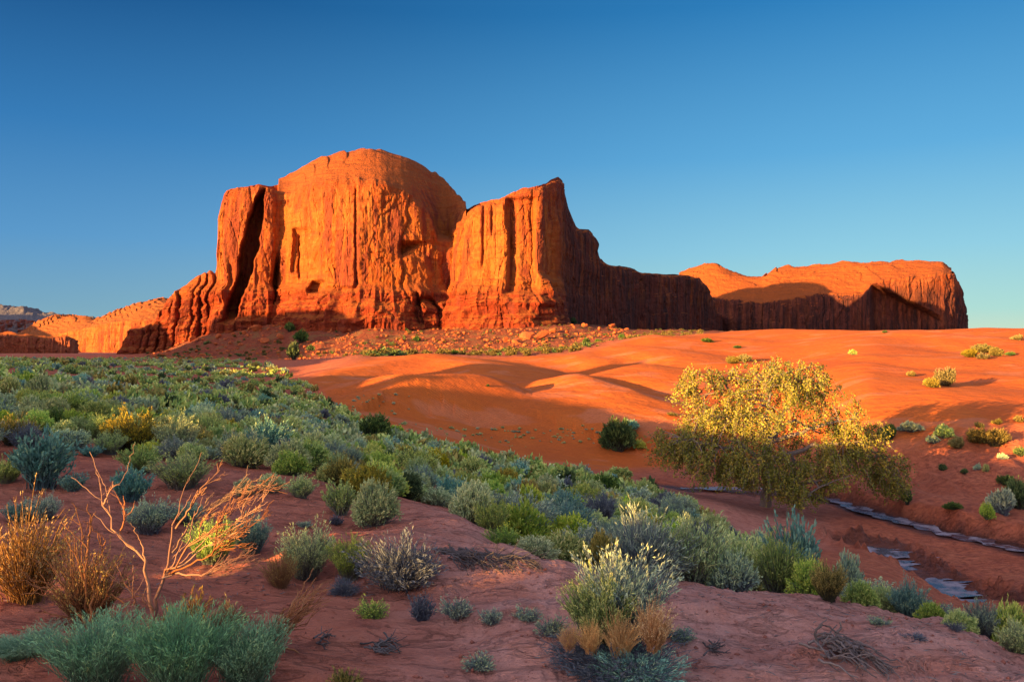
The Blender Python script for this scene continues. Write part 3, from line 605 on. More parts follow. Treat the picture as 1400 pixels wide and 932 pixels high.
def clump(R, H, heads, nst, leaf, lw, nl=9, mode='dome', seed=0, tip=.35, stem_r=.003, sprawl=.0, split=True, hr_=.42, lean=0., upright=0.):
    """a shrub of radius R and height H: bundles of stems, each bundle ending in a rounded head of leaves"""
    rg = np.random.default_rng(seed); S = MB(); Lf = MB()
    ph = rg.uniform(0, 6.283, heads); ct = rg.uniform(0, 1, heads)**.75
    el = np.where(np.arange(heads) < heads*.3, rg.uniform(.75, 1, heads), rg.uniform(.1, .85, heads))
    HC = np.stack([np.cos(ph)*R*(1-hr_)*np.sqrt(np.clip(1-el**2, .02, 1)), np.sin(ph)*R*(1-hr_)*np.sqrt(np.clip(1-el**2, .02, 1)), H*(1-hr_*.9)*(.30+.70*el)*rg.uniform(.82, 1.08, heads)], 1)
    hi = rg.integers(0, heads, nst)
    d = rg.normal(size=(nst, 3)); d[:, 2] = np.abs(d[:, 2])*1.0-.25+upright*rg.uniform(0, 1, nst); d /= np.linalg.norm(d, axis=1, keepdims=True)
    out = HC[hi]*np.array([1, 1, .0]); out = out/(np.linalg.norm(out, axis=1, keepdims=True)+1e-6)
    d = d+out*.35; d /= np.linalg.norm(d, axis=1, keepdims=True)
    rad = hr_*np.array([R, R, H*.95])*rg.uniform(.55, 1.0, (nst, 1))**.6*rg.uniform(.85, 1.1, heads)[hi][:, None]
    E = HC[hi]+d*rad; E[:, 2] = np.maximum(E[:, 2], H*.05)
    if mode == 'broom':                                            # stiff stems straight out of the crown of the root
        a = rg.uniform(0, 6.283, nst); t = np.arccos(1-rg.uniform(0, 1, nst)*(1-math.cos(1.25-upright*.5)))
        ln = rg.uniform(.62, 1.10, nst)*(1+.17*np.sin(a*3+seed)+.13*np.sin(a*5+t*6+seed*2)+.08*np.sin(a*9+t*9))
        E = np.stack([np.sin(t)*np.cos(a)*R*ln, np.sin(t)*np.sin(a)*R*ln, np.cos(t)**.8*H*ln+.02*H], 1)
    E[:, 0] += lean*E[:, 2]
    B0 = np.stack([rg.normal(0, .10*R, nst), rg.normal(0, .10*R, nst), np.full(nst, -.03*H)], 1)+E*np.array([.10, .10, 0])
    mid = B0*.45+E*.55+rg.normal(0, .05*R, (nst, 3)); mid[:, 2] = np.maximum(mid[:, 2]-sprawl*H*.2, .02*H) if mode != 'broom' else mid[:, 2]+.04*H
    P = np.stack([B0, B0*.72+mid*.28+[0, 0, .06*H], mid, mid*.4+E*.6+[0, 0, .02*H], E], 1)
    S.tubes(P, np.array([1.5, 1.2, 1.0, .75, .4])*stem_r, 3, np.stack([rg.uniform(0, .12, nst)]*5, 1)+np.array([0, .03, .1, .2, .3]))
    # leaves up the outer part of each stem
    tt = 1-rg.uniform(0, 1, (nst, nl))**1.35*(.62 if mode == 'broom' else .5)
    k = np.clip(tt*4, 0, 3.999); i = k.astype(int); f = (k-i)[..., None]
    r_ = np.arange(nst)[:, None]
    C = P[r_, i]*(1-f)+P[r_, i+1]*f+rg.normal(0, leaf*.28, (nst, nl, 3))
    dd = P[r_, i+1]-P[r_, i]; dd /= np.linalg.norm(dd, axis=2, keepdims=True)+1e-9
    dd = dd+rg.normal(0, .38, dd.shape)
    tone = .32+.30*(tt-.4)/.6+rg.uniform(-.08, .1, tt.shape)+rg.uniform(-.08, .08, (nst, 1))
    tone = np.where((tt > .9) & (rg.uniform(0, 1, tt.shape) < tip*2), rg.uniform(.72, 1.0, tt.shape), tone)
    Lf.leaves(C.reshape(-1, 3), dd.reshape(-1, 3), leaf*rg.uniform(.6, 1.25, nst*nl), lw*rg.uniform(.7, 1.3, nst*nl), np.clip(tone, 0, 1).ravel())
    return S, Lf
def merged(a, b):
    m = MB()
    for x in (a, b):
        V, Q, T, t = x.data(); m.add(V, Q, T, t)
    return m
NGRP = {}
def one_mesh_proto(name, mat, *a, **k):
    o = merged(*clump(*a, **k)).build(name, mat); me = o.data; bpy.data.objects.remove(o); return me
def two_mesh_proto(mat, *a, **k):
    S, Lf = clump(*a, **k); o1 = S.build('stems', mat); o2 = Lf.build('foliage', mat); r = (o1.data, o2.data)
    bpy.data.objects.remove(o1); bpy.data.objects.remove(o2); return r
# near prototypes, unit radius 1 x height 1 (scaled per shrub); looks: dome (clustered heads), broom (stiff straight stems)
PROTO2 = {}
def proto2(look, mat, v):
    if look == 'ephedra': mat = M_EPH
    key = (look, mat.name, v)
    if key not in PROTO2:
        sd_ = v*7+len(look)
        if look == 'dome': a = two_mesh_proto(mat, 1, 1, 11, 620, .105, .030, 15, 'dome', sd_, .45, .008, hr_=.47)
        elif look == 'fine': a = two_mesh_proto(mat, 1, 1, 9, 900, .085, .018, 13, 'broom', sd_, .40, .007, upright=.45)
        elif look == 'broom': a = two_mesh_proto(mat, 1, 1, 9, 520, .12, .024, 12, 'broom', sd_, .35, .009, upright=.35)
        elif look == 'strap': a = two_mesh_proto(mat, 1, 1, 9, 240, .15, .05, 13, 'broom', sd_, .15, .015, upright=.55)
        elif look == 'sprawl': a = two_mesh_proto(mat, 1, 1, 9, 760, .13, .016, 7, 'broom', sd_, .2, .008, upright=-.25)
        elif look == 'straw': a = two_mesh_proto(mat, 1, 1, 9, 420, .05, .016, 10, 'broom', sd_, .5, .0075, upright=.12)
        elif look == 'small': a = two_mesh_proto(mat, 1, 1, 6, 170, .17, .045, 9, 'broom', sd_, .3, .014, upright=0)
        elif look == 'ephedra': a = two_mesh_proto(mat, 1, 1, 9, 1300, .085, .009, 9, 'broom', sd_, .06, .004, upright=.95)
        PROTO2[key] = a
    return PROTO2[key]
def shrub_at(p, w, h, look, mat, v, label, name, cat='shrub', group=None, rot=None, sink=.02):
    e = empty(name, (p[0], p[1], p[2]-sink)); tag(e, label, cat, group)
    e.rotation_euler = (0, 0, RNG.uniform(0, 6.28) if rot is None else rot); e.scale = (w/2*1.12, w/2*RNG.uniform(1.0, 1.22), h*1.04)
    for me, nm in zip(proto2(look, mat, v), ('stems', 'foliage')):
        link(bpy.data.objects.new(nm, me), e)
    return e
def shrub_px(px, py, wpx, hpx, look, mat, label, name='rabbitbrush', Y=None, cat='shrub', group=None, v=None):
    if Y is None: p = hit(px, py)
    else:
        x = (px-700)/F*Y; p = np.array([x, Y, gz(x, Y)])
    s = p[1]/F; used.append((p[0], p[1], wpx*s/2))
    h_ = max(hpx*s, (p[2]*F/p[1] and (HZ-(py-hpx)-p[2]*F/p[1])*s)) if Y is not None else hpx*s
    return shrub_at(p, wpx*s, h_*.97, look, mat, int(RNG.integers(0, 3)) if v is None else v, label, name, cat, group)
used = []
R_, P_, T_, S_, O_, D_, G_, ST = M_RABBIT, M_PALE, M_TEAL, M_SAGE, M_OLIVE, M_DARK, M_GREYB, M_STRAW
NEARLIST = [ # px, base py, width, height, look, material, label, name, [distance]
 (58,668,92,66,'strap',T_,'big teal stemmed sagebrush at the left edge with a pale green crown','sagebrush'),
 (20,609,62,36,'broom',O_,'golden sunlit round brush at the left edge above the teal sagebrush','rabbitbrush'),
 (10,662,44,32,'broom',R_,'small green dome cut by the left edge beside the big teal sagebrush','rabbitbrush'),
 (100,672,40,22,'strap',T_,'low sprawling blue-green sagebrush at the foot of the big teal one','sagebrush'),
 (178,618,78,50,'fine',O_,'tall olive rabbitbrush with amber tips, largest of its colour on the left slope','rabbitbrush'),
 (150,622,46,28,'fine',P_,'pale rounded brush directly in front of the tall olive rabbitbrush','rabbitbrush'),
 (98,614,60,30,'dome',S_,'blue-grey sagebrush between the golden brush and the tall olive one','sagebrush'),
 (124,624,38,14,'strap',T_,'small bright teal tuft left of the pale rounded brush','sagebrush'),
 (193,647,56,33,'broom',R_,'bright green rabbitbrush just behind the spiky teal sagebrush','rabbitbrush'),
 (180,685,64,41,'strap',T_,'spiky teal sagebrush standing alone on red soil above the dead branches','sagebrush'),
 (250,669,78,43,'fine',P_,'wide grey-green brush right of the spiky teal sagebrush','rabbitbrush'),
 (30,714,48,27,'fine',T_,'smooth mint green cushion brush above the straw coloured brush','rabbitbrush'),
 (62,713,46,33,'fine',S_,'grey-green brush joined to the mint cushion brush','sagebrush'),
 (204,731,68,42,'fine',S_,'dark grey-green mounded brush left of the tall dead shrub','sagebrush'),
 (255,716,50,26,'broom',S_,'dim low brush behind the tall dead shrub branches','sagebrush'),
 (292,770,74,54,'fine',R_,'green brush seen through the upper branches of the dead shrub','rabbitbrush'),
 (345,756,54,46,'fine',T_,'blue-green brush right of the dead shrub branches','sagebrush'),
 (420,792,82,62,'fine',P_,'big pale grey-green brush on bare soil, middle of the near slope','rabbitbrush'),
 (384,802,50,48,'straw',ST,'tan half dead brush leaning on the big pale grey-green brush','rabbitbrush'),
 (480,792,58,52,'fine',R_,'yellow-green brush between the pale brush and the blue-grey thicket','rabbitbrush'),
 (470,812,40,22,'sprawl',G_,'dark bare twigs under the yellow-green brush','sagebrush'),
 (548,803,116,66,'sprawl',G_,'broad blue-grey twiggy thicket on a red soil shelf','sagebrush'),
 (516,716,66,66,'dome',P_,'lone bright yellow-green brush at the top of the bare red bank','rabbitbrush',8.5),
 (466,703,52,40,'strap',P_,'pale spiky brush beside the lone yellow-green brush','rabbitbrush'),
 (468,668,50,42,'broom',O_,'tan and olive brush above the pale spiky one','rabbitbrush'),
 (334,674,36,26,'dome',P_,'first mint brush of the short line above the bare patch','rabbitbrush'),
 (372,674,40,30,'dome',P_,'roundest mint brush in the short line above the bare patch','rabbitbrush'),
 (412,680,44,28,'broom',P_,'mint brush in the short line with stiff upright stems','rabbitbrush'),
 (460,719,22,14,'small',G_,'small dry tuft below the pale spiky brush','grass_tuft'),
 (417,722,20,9,'small',S_,'tiny green sprout in the bare red patch','grass_tuft'),
 (510,845,44,28,'small',R_,'small yellow tipped sprout below the blue-grey thicket','grass_tuft'),
 (577,848,36,38,'small',G_,'thin dry sprout standing second in the row on bare clay','grass_tuft'),
 (626,847,48,26,'small',S_,'widest dark green cushion of the small row on bare clay','grass_tuft'),
 (672,853,34,22,'small',S_,'small round dark cushion beside the widest one','grass_tuft'),
 (722,848,42,18,'small',S_,'flat dark cushion at the end of the small row, nearest the hanging roots','grass_tuft'),
 (755,868,52,26,'small',S_,'grey-green cushion touching the big two-tone brush','grass_tuft'),
 (655,915,50,22,'small',S_,'grey creeping tuft on the clay left of the big two-tone brush','grass_tuft'),
 (470,945,46,32,'small',O_,'yellow-green sprig cut by the bottom edge','grass_tuft'),
 (1200,853,28,12,'small',S_,'sparse tuft on the clay crest at the right','grass_tuft'),
 (1303,860,28,12,'small',G_,'dark tuft on the clay crest near the right corner','grass_tuft'),
 (1250,874,34,10,'small',G_,'flat dark tuft lying on clay below the crest at the right','grass_tuft'),
 (930,872,46,18,'small',S_,'dim grey tuft right of the big two-tone brush','grass_tuft'),
 # behind the clay crest
 (645,722,72,66,'dome',P_,'rounded grey-green brush at the right shoulder of the bare bank','rabbitbrush',10.5),
 (708,742,92,64,'dome',R_,'wide leafy brush in the hollow behind the bare bank','rabbitbrush',11.5),
 (672,748,46,46,'broom',R_,'thin upright brush at the near foot of the wide leafy brush','rabbitbrush',10),
 (728,788,70,36,'dome',P_,'low mint brush just behind the hanging roots','rabbitbrush',7.4),
 (688,776,50,30,'broom',R_,'small green brush behind the hanging roots, left of the low mint brush','rabbitbrush',7.6),
 (768,775,92,54,'dome',R_,'yellow-green brush behind the low mint brush','rabbitbrush',8.6),
 (826,785,50,64,'dome',O_,'yellow rounded brush right above the big two-tone brush','rabbitbrush',8.4),
 (880,800,110,84,'sprawl',S_,'tall blue-grey sagebrush behind the big two-tone brush','sagebrush',8.6),
 (945,802,90,86,'broom',P_,'pale topped tall brush with dark base behind the clay crest','rabbitbrush',8.8),
 (1000,810,76,66,'dome',S_,'dusky brush behind the clay crest, left of the bright green row','sagebrush',8.8),
 (1062,800,70,60,'broom',R_,'fresh green brush at the start of the row behind the clay crest','rabbitbrush',10),
 (1085,764,74,44,'strap',T_,'dark blue-green brush behind the row at the edge of the wash','sagebrush',13),
 (1105,806,64,52,'dome',R_,'lush green brush in the row behind the clay crest','rabbitbrush',9.6),
 (1132,826,52,46,'fine',O_,'olive and rust brush at the front of the row behind the clay crest','rabbitbrush',8),
 (1160,800,52,50,'dome',S_,'grey brush at the back of the row, nearest the wash bank','sagebrush',11),
 (1176,832,48,46,'dome',R_,'rounded lime brush right of the olive and rust brush','rabbitbrush',8.2),
 (1206,836,46,44,'dome',P_,'pale lime brush in the middle of the row below the lower pool','rabbitbrush',8.4),
 (1240,842,52,44,'broom',T_,'blue-green brush in the row directly below the lower pool','sagebrush',8.2),
 (1272,850,42,34,'dome',R_,'small lime brush right of the blue-green one below the pool','rabbitbrush',7.8),
 (1312,866,54,40,'dome',R_,'green brush at the end of the row before the right edge','rabbitbrush',7),
 (1342,872,44,44,'broom',S_,'grey stemmed brush between the end of the row and the right edge','sagebrush',7.2),
 (1376,876,64,62,'dome',R_,'bright green brush cut off near the right edge, tallest there','rabbitbrush',7.2),
 (1392,908,62,44,'broom',P_,'pale brush at the right edge on the clay slope','rabbitbrush',5.2),
]
def near_shrubs():
    for r in NEARLIST:
        shrub_px(*r[:7], name=r[7], Y=r[8] if len(r) > 8 else None, cat='shrub' if r[7] != 'grass_tuft' else 'tuft')
    # fresh green brush along the bottom edge
    for px, Y, wp, top, lab in ((35,4.05,130,866,'blue-green ephedra brush in the bottom left corner'),(135,3.8,160,852,'blue-green ephedra brush at the bottom edge below the straw brush'),(245,3.75,170,846,'largest blue-green ephedra brush at the bottom edge below the dead shrub'),(338,3.85,130,858,'blue-green ephedra brush at the bottom edge below the leaning dead sticks')):
        x = (px-700)/F*Y; g = gz(x, Y); h = (HZ-top)/F*Y-g
        shrub_at(np.array([x, Y, g]), wp/F*Y*1.1, h, 'ephedra', None, 0, lab, 'ephedra')
        used.append((x, Y, wp/F*Y/2))
near_shrubs()
def polyline_px(pts, Y, jit=0., n=None):
    """points given as (px, py[, dY]) round distance Y"""
    return np.array([W3(p[0], p[1], Y+(p[2] if len(p) > 2 else 0)+RNG.normal(0, jit)) for p in pts])
def resample(P, k):
    P = np.asarray(P, float); s = np.concatenate([[0], np.cumsum(np.linalg.norm(np.diff(P, axis=0), axis=1))])
    q = np.linspace(0, s[-1], k); P2 = np.stack([np.interp(q, s, P[:, i]) for i in range(3)], 1)
    if k > 4: P2[1:-1] = P2[1:-1]*.5+(P2[:-2]+P2[2:])*.25
    return P2
def branch_tree(mb, P, r0, r1, kids, depth, bias, spread=.5, ln=.45, tone=.4):
    P = resample(P, 14); L_ = np.linalg.norm(np.diff(P, axis=0), axis=1).sum()
    P[1:-1] += RNG.normal(0, .012*L_, P[1:-1].shape)
    mb.tubes(P[None], np.linspace(r0, r1, 14)[None], 5, tone+RNG.uniform(-.25, .25))
    if depth == 0: return
    for _ in range(kids):
        i = int(RNG.integers(5, 13)); d = P[i+1 if i < 13 else i]-P[i-1]; d /= np.linalg.norm(d)+1e-9
        d = d+RNG.normal(0, spread, 3)+bias; d /= np.linalg.norm(d)
        l = L_*ln*RNG.uniform(.5, 1.1); c = RNG.normal(0, .16, 3)
        e = P[i]+d*l; m = P[i]+d*l*.5+c*l*.5
        r = max(r0+(r1-r0)*i/13, .002)*.72
        branch_tree(mb, [P[i], m, e], r, max(r1*.8, .0015), max(1, kids-2), depth-1, bias, spread, ln*.95, tone)
def dead_plants():
    # tall dead shrub, wind-swept to the right
    b = hit(212, 864); Y = b[1]; root = empty('dead_shrub', b)
    tag(root, 'tall bare dead shrub with orange lit branches swept to the right', 'dead shrub')
    mains = [[(212,866),(214,822),(222,790),(236,755),(241,720),(244,690),(258,654)],[(241,722),(255,700),(275,672),(287,651)],[(236,755),(262,712,.1),(290,690,.15),(325,671,.2)],
      [(224,788),(255,752,-.1),(290,722,-.15),(333,690,-.2)],[(222,790),(250,772),(300,735,.1),(347,700,.15)],[(232,784),(275,765,-.1),(310,740,-.2),(349,714,-.2)],[(236,783),(275,786,-.15),(310,776,-.2),(343,765,-.3)],
      [(212,842),(206,800),(200,766),(182,746),(165,730),(150,714),(142,690),(138,660)],[(165,730),(172,705),(168,690),(160,678)],[(142,690),(150,672),(156,662)],[(198,866),(196,832,.1),(172,800,.15),(150,794,.2),(141,768,.25)],[(191,864),(190,832),(178,800,-.1),(152,788,-.2)],[(206,864),(203,846),(214,834),(190,812,-.1)]]
    for k, mn in enumerate(mains):
        mb = MB(); P = polyline_px(mn, Y, .012)
        r0 = .013 if k in (0, 7) else .0065
        branch_tree(mb, P, r0, .0013, 10 if k in (2,3,4,5,6) else 6, 2 if k in (1,2,3,4,5,6) else 1, np.array([.28, .0, .16]) if k not in (7,8,9,10,11,12) else np.array([0, 0, .2]), .34, .42)
        o = mb.build('branch', M_WOOD, None, True); o.parent = root; o.matrix_parent_inverse = mathutils_inv(b)
    # straw bush with dead sticks
    p = hit(122, 852); Y = p[1]
    e = shrub_at(p, 112/F*Y, 104/F*Y, 'straw', ST, 1, 'orange sunlit dry shrub with bare upright sticks left of the tall dead shrub', 'dry_shrub', 'shrub')
    mb = MB()
    for mn in ([(122,850),(118,800),(120,758),(112,718),(104,692)],[(120,760),(124,716),(121,688)],[(118,800),(105,760),(96,742)],[(122,850),(150,810),(170,822),(190,826)],[(120,846),(80,818),(52,800),(36,796)],[(122,850),(98,820),(70,770)],[(124,850),(150,836),(166,858)],[(118,850),(90,842),(60,835)],[(124,848),(128,790),(140,750),(135,728)],[(120,852),(60,872),(10,884)],[(118,850),(70,800),(30,812)]):
        branch_tree(mb, polyline_px(mn, Y-.1, .05), .008, .002, 3, 1, np.array([0, 0, .15]), .4, .45)
    o = mb.build('dead_stick', M_WOOD, None, True); o.parent = e; o.matrix_parent_inverse = e_inv(e)
    p = hit(36, 822); Y = p[1]
    e = shrub_at(p, 130/F*Y, 122/F*Y, 'straw', ST, 2, 'glowing straw yellow brush, tallest and leftmost of the dry ones', 'dry_shrub', 'shrub'); used.append((p[0], p[1], .3))
    # leaning bundle of dead sticks
    b = hit(342, 884); Y = b[1]; mb = MB()
    for _ in range(30):
        x0 = RNG.uniform(326, 372); tx = RNG.uniform(385, 441); ty = 880-(tx-335)*RNG.uniform(.45, .98)
        pts = [(x0, 884+RNG.uniform(-6, 8), RNG.normal(0, .05)), (x0*.6+tx*.4+RNG.normal(0, 5), 884*.62+ty*.38+RNG.normal(0, 5), RNG.normal(0, .06)), (x0*.25+tx*.75+RNG.normal(0, 4), 884*.28+ty*.72+RNG.normal(0, 4), RNG.normal(0, .08)), (tx, max(ty, 788), RNG.normal(0, .1))]
        branch_tree(mb, polyline_px(pts, Y), .005, .002, 2, 1, np.array([.2, 0, .15]), .25, .35)
    for pts in ([(350,880),(392,884),(420,893),(432,905)],[(345,882),(390,890),(400,910)],[(338,884),(300,892),(280,900)]):
        branch_tree(mb, polyline_px(pts, Y-.05), .007, .003, 2, 1, np.zeros(3), .3, .35)
    tag(mb.build('dead_sticks', M_WOOD, None, True), 'bundle of bare orange lit sticks leaning right, close to the bottom edge', 'dead shrub')
    for px, py, w, h, lab in ((262,868,58,54,'small orange lit dry sprig right of the tall dead shrub'),(312,868,44,46,'thin orange lit sprig between tall dead shrub and leaning sticks')):
        shrub_px(px, py, w, h, 'small', ST, lab, 'dry_sprig', cat='dry plant')
    # hanging roots on the soil shelf
    mb = MB()
    for _ in range(70):
        x0 = RNG.uniform(590, 665); y0 = RNG.uniform(768, 796); ln = RNG.uniform(30, 105); dr = RNG.uniform(-.12, .55)
        x1 = min(x0+ln, 742); pts = []
        for t in np.linspace(0, 1, 6):
            x = x0+(x1-x0)*t; y = y0+(x1-x0)*t*dr*.5+max(0, x-690)*.55*t+RNG.normal(0, 4); Y = 6.15-.35*t+RNG.normal(0, .05)
            q = W3(x, y, Y); q[2] = max(q[2], gz(q[0], q[1])+.01); pts.append(q)
        branch_tree(mb, pts, .008, .0025, 2, 1, np.zeros(3), .5, .3, .35)
    tag(mb.build('dead_roots', M_WOODD, None, True), 'grey tangle of bare roots hanging over the red soil shelf', 'roots')
    # dead brushwood on the clay
    mb = MB()
    for _ in range(34):
        a = RNG.normal(0, 1, 2); x0 = 1132+a[0]*16; y0 = 884+a[1]*8; pts = []
        dx = RNG.uniform(20, 72); dy = dx*RNG.uniform(.3, .75)
        for t in np.linspace(0, 1, 5):
            p = hit(x0+dx*t, y0+dy*t); p[2] += .015+.05*RNG.uniform(0, 1)*math.sin(math.pi*t)+.01; p[:2] += RNG.normal(0, .012, 2); pts.append(p)
        branch_tree(mb, pts, .009, .003, 2, 1, np.array([0, 0, .06]), .35, .35, .35)
    for pts in ([(1118,880),(1112,862),(1124,852),(1150,866)],[(1120,905),(1116,885),(1135,870),(1150,880)],[(1140,866),(1150,856),(1147,850)]):
        branch_tree(mb, polyline_px(pts, hit(1130, 890)[1]), .009, .004, 2, 1, np.zeros(3), .3, .3, .4)
    tag(mb.build('dead_brushwood', M_WOODD, None, True), 'dark heap of dead brushwood lying on bare clay at the lower right', 'dead branches')
    for px, py, n, s, lab in ((528,888,12,50,'loose dark twigs on the clay below the small row of sprouts'),(790,905,7,12,'few fallen twigs left of the big two-tone brush'),(975,890,9,26,'scattered grey twigs on clay right of the big two-tone brush'),(445,880,7,22,'loose curved twigs on the clay right of the leaning sticks')):
        mb = MB()
        for _ in range(n):
            a = RNG.uniform(-.5, 1.1); x0 = px+RNG.normal(0, s*.16); y0 = py+RNG.normal(0, 4); l = RNG.uniform(.5, 1)*s; pts = []
            for t in np.linspace(-.5, .5, 4):
                p = hit(x0+l*t*math.cos(a), y0+l*t*math.sin(a)*.6+RNG.normal(0, 2)); p[2] += .012+.02*RNG.uniform(); pts.append(p)
            branch_tree(mb, pts, .006, .0025, 2, 1, np.array([0, 0, .05]), .4, .4, .2)
        tag(mb.build('fallen_twigs', M_WOODD, None, True), lab, 'dead twigs')
    # the big two-tone brush
    b = hit(842, 905); Y = b[1]; k = Y/F; e = empty('rabbitbrush', b)
    tag(e, 'big brush with green crown and straw gold tufts at its foot, on bare clay', 'shrub'); used.append((b[0], b[1], .4))
    def sub(nm, look, mat, v, dx, dy, up, w, h, rz=0., tilt=0.):
        for me, s in zip(proto2(look, mat, v), ('stems', '')):
            o = bpy.data.objects.new(nm if not s else nm+'_stems', me); link(o, e)
            o.location = (dx*k, dy, up*k); o.scale = (w*k/2, w*k/2, h*k); o.rotation_euler = (tilt, 0, rz)
    sub('foliage', 'fine', S_, 0, 14, .18, 18, 164, 104, 1.)
    sub('foliage', 'fine', R_, 1, -20, .05, 14, 120, 92, 2.)
    for dx, up, w, h, v in ((-38,26,46,40,0),(2,18,62,60,1),(46,30,66,62,2),(-66,28,34,34,0)):
        sub('dry_tuft', 'straw', M_TUFT, v, dx, -.12, up, w, h, v)
    sub('fallen_leaves', 'sprawl', G_, 0, -6, -.12, -4, 190, 40, 0, .25)
    sub('fallen_leaves', 'sprawl', T_, 1, 20, -.2, -6, 130, 34, 0, .3)
def mathutils_inv(b):
    import mathutils
    return mathutils.Matrix.Translation(Vector(b)).inverted()
def e_inv(e):
    bpy.context.view_layer.update(); return e.matrix_world.inverted()
dead_plants()
# ------------------------------------------------------------------ cottonwood in the wash
def cottonwood():
    Y0 = 45.; px0 = 1045; x0 = (px0-700)/F*Y0; b = np.array([x0, Y0, gz(x0, Y0)-.05]); k = Y0/F
    root = empty('cottonwood', b); inv = mathutils_inv(b)
    tag(root, 'spreading cottonwood with golden upper leaves and green shaded skirt, beside the wash', 'tree')
    at = lambda px, py, dy=0.: np.array([(px-700)/F*Y0, Y0+dy, (HZ-py)/F*Y0])
    bark, n, bs = material('pale_bark'); B = NB(n)
    B.put(bs.inputs['Base Color'], B.mix(B.noise(B.pos(), 3, 5, stretch=(2, 2, .4)), (.16,.11,.10), (.34,.27,.24)))
    B.put(bs.inputs['Normal'], B.bump(B.noise(B.pos(), 6, 4, stretch=(2, 2, .3)), .8, .05))
    def limb(name, pts, r0, r1, sides=9):
        P = resample(np.array(pts), 16); P[1:-1] += RNG.normal(0, .05, P[1:-1].shape)
        mb = MB(); mb.tubes(P[None], np.linspace(r0, r1, 16)[None], sides, .4)
        o = mb.build(name, bark, None, True); o.parent = root; o.matrix_parent_inverse = inv; return P
    T = limb('trunk', [b-[0, 0, .3], b+[.05, 0, .5], at(1049, 660), at(1046, 630), at(1052, 604)], .34, .20, 12)
    f = T[-1]; f2 = T[11]
    mains = [[f, at(1062, 575), at(1085, 552, .4), at(1100, 532, .8)],[f, at(1045, 570, -.3), at(1050, 530, -.4), at(1056, 516, 0)],[f2, at(1020, 610, .6), at(985, 575, .8), at(956, 545, .6)],[f2, at(1015, 625, -.8), at(975, 605, -1.4), at(930, 598, -1.2)],
             [f, at(1085, 590, -.6), at(1130, 575, -1), at(1160, 570, -.8)],[f2, at(1090, 612, -.5), at(1140, 602, -.8), at(1185, 612, -.6), at(1222, 640, -.4)],[f, at(1035, 565, 1.4), at(1014, 540, 2), at(1004, 524, 2.)],[f2, at(1065, 625, -1.4), at(1080, 630, -2.2), at(1095, 655, -2.6)],[f, at(1075, 590, 1.6), at(1110, 580, 2.6), at(1150, 600, 3)]]
    Ls = [limb('limb', m, .15, .045, 7) for m in mains]
    lobes = [ # px, py, dY, rx, ry(px), rdepth(m), weight
     (1068,520,0,64,36,2.4,1.9),(1015,532,.8,48,40,2.2,1.1),(956,524,.5,34,28,1.4,.95),(985,560,-.4,46,34,2.0,.9),(1105,528,.6,42,34,2.,.9),(1140,560,-.6,32,46,1.8,.95),(1148,590,-1,26,30,1.5,.5),
     (1050,575,-2.0,60,32,1.4,1.0),(940,592,-.6,40,28,1.6,.7),(970,618,-1.6,54,34,2.,1.5),(905,592,-.4,14,12,.8,.18),(925,612,-.6,28,18,1.1,.35),(1010,632,-1.6,46,28,1.6,1.1),(1075,650,-2.2,42,28,1.4,1.3),(1100,628,-2.0,46,38,1.6,1.2),
     (1128,620,.8,46,34,2.2,.8),(1185,612,-.4,34,36,1.6,.75),(1206,644,-.6,28,32,1.3,.95),(1160,628,-.8,24,28,1.4,.45),(1190,585,-.2,22,14,1.,.25),(1065,590,2.6,80,46,1.6,.8),(1000,590,2.4,60,44,1.4,.6),(1218,655,-.5,14,12,.8,.15),(1040,618,-2.6,52,36,1.,1.1),(930,612,.8,34,26,1.2,.6)]
    wts = np.array([l[6] for l in lobes]); n_st = 3700
    li = RNG.choice(len(lobes), n_st, p=wts/wts.sum())
    A = np.array([[*at(l[0], l[1], l[2]), l[3]*k, l[5], l[4]*k] for l in lobes])
    d = RNG.normal(size=(n_st, 3)); d /= np.linalg.norm(d, axis=1, keepdims=True)
    rad = RNG.uniform(.0, 1, n_st)**.36*RNG.uniform(.82, 1.08, n_st)
    St = A[li, :3]+d*rad[:, None]*A[li, 3:6]
    hole = fbm(St[:, 0]*1.0, St[:, 1]*.8, St[:, 2]*1.1, 2, 301) < np.where(St[:, 2] > at(0, 512)[2], -.30, -.14)
    St = St[~hole]; n_st = len(St)
    ln = RNG.uniform(.35, 1.05, n_st)*np.where(RNG.uniform(0, 1, n_st) < .25, 1.4, 1.)
    dirs = np.stack([RNG.normal(0, .38, n_st), RNG.normal(0, .38, n_st), np.full(n_st, -.75)], 1)
    dirs[:, :2] += .35*(St-np.array([at(1055, 590)]))[:, :2]/6; dirs /= np.linalg.norm(dirs, axis=1, keepdims=True)
    pxs = St[:, 0]/St[:, 1]*F+700; zmin = (HZ-np.interp(pxs, [890,925,960,980,1015,1036,1054,1080,1105,1125,1144,1160,1219,1240], [646,655,660,664,656,660,676,681,683,668,652,668,681,676]))/F*Y0
    ln = np.clip(np.minimum(ln, (St[:, 2]-zmin)/.9), .12, 2)
    t = np.linspace(0, 1, 5)[None, :, None]
    P = St[:, None]+dirs[:, None]*ln[:, None, None]*t+np.array([0, 0, -.15])*t**2*ln[:, None, None]+np.array([0, 0, .16])*(1-t)**2*0
    tw = MB(); tw.tubes(P, np.linspace(.012, .004, 5)[None].repeat(n_st, 0), 3, .4)
    # twig ends back to the limbs
    LP = np.concatenate(Ls); sel = RNG.choice(n_st, 240, replace=False); dst = np.linalg.norm(St[sel][:, None]-LP[None], axis=2); j = dst.argmin(1)
    Q = np.stack([LP[j], LP[j]*.6+St[sel]*.4+[0, 0, .05], LP[j]*.25+St[sel]*.75+[0, 0, .0], St[sel]], 1)
    tw.tubes(Q, np.array([.045, .035, .025, .012])[None].repeat(240, 0), 4, .4)
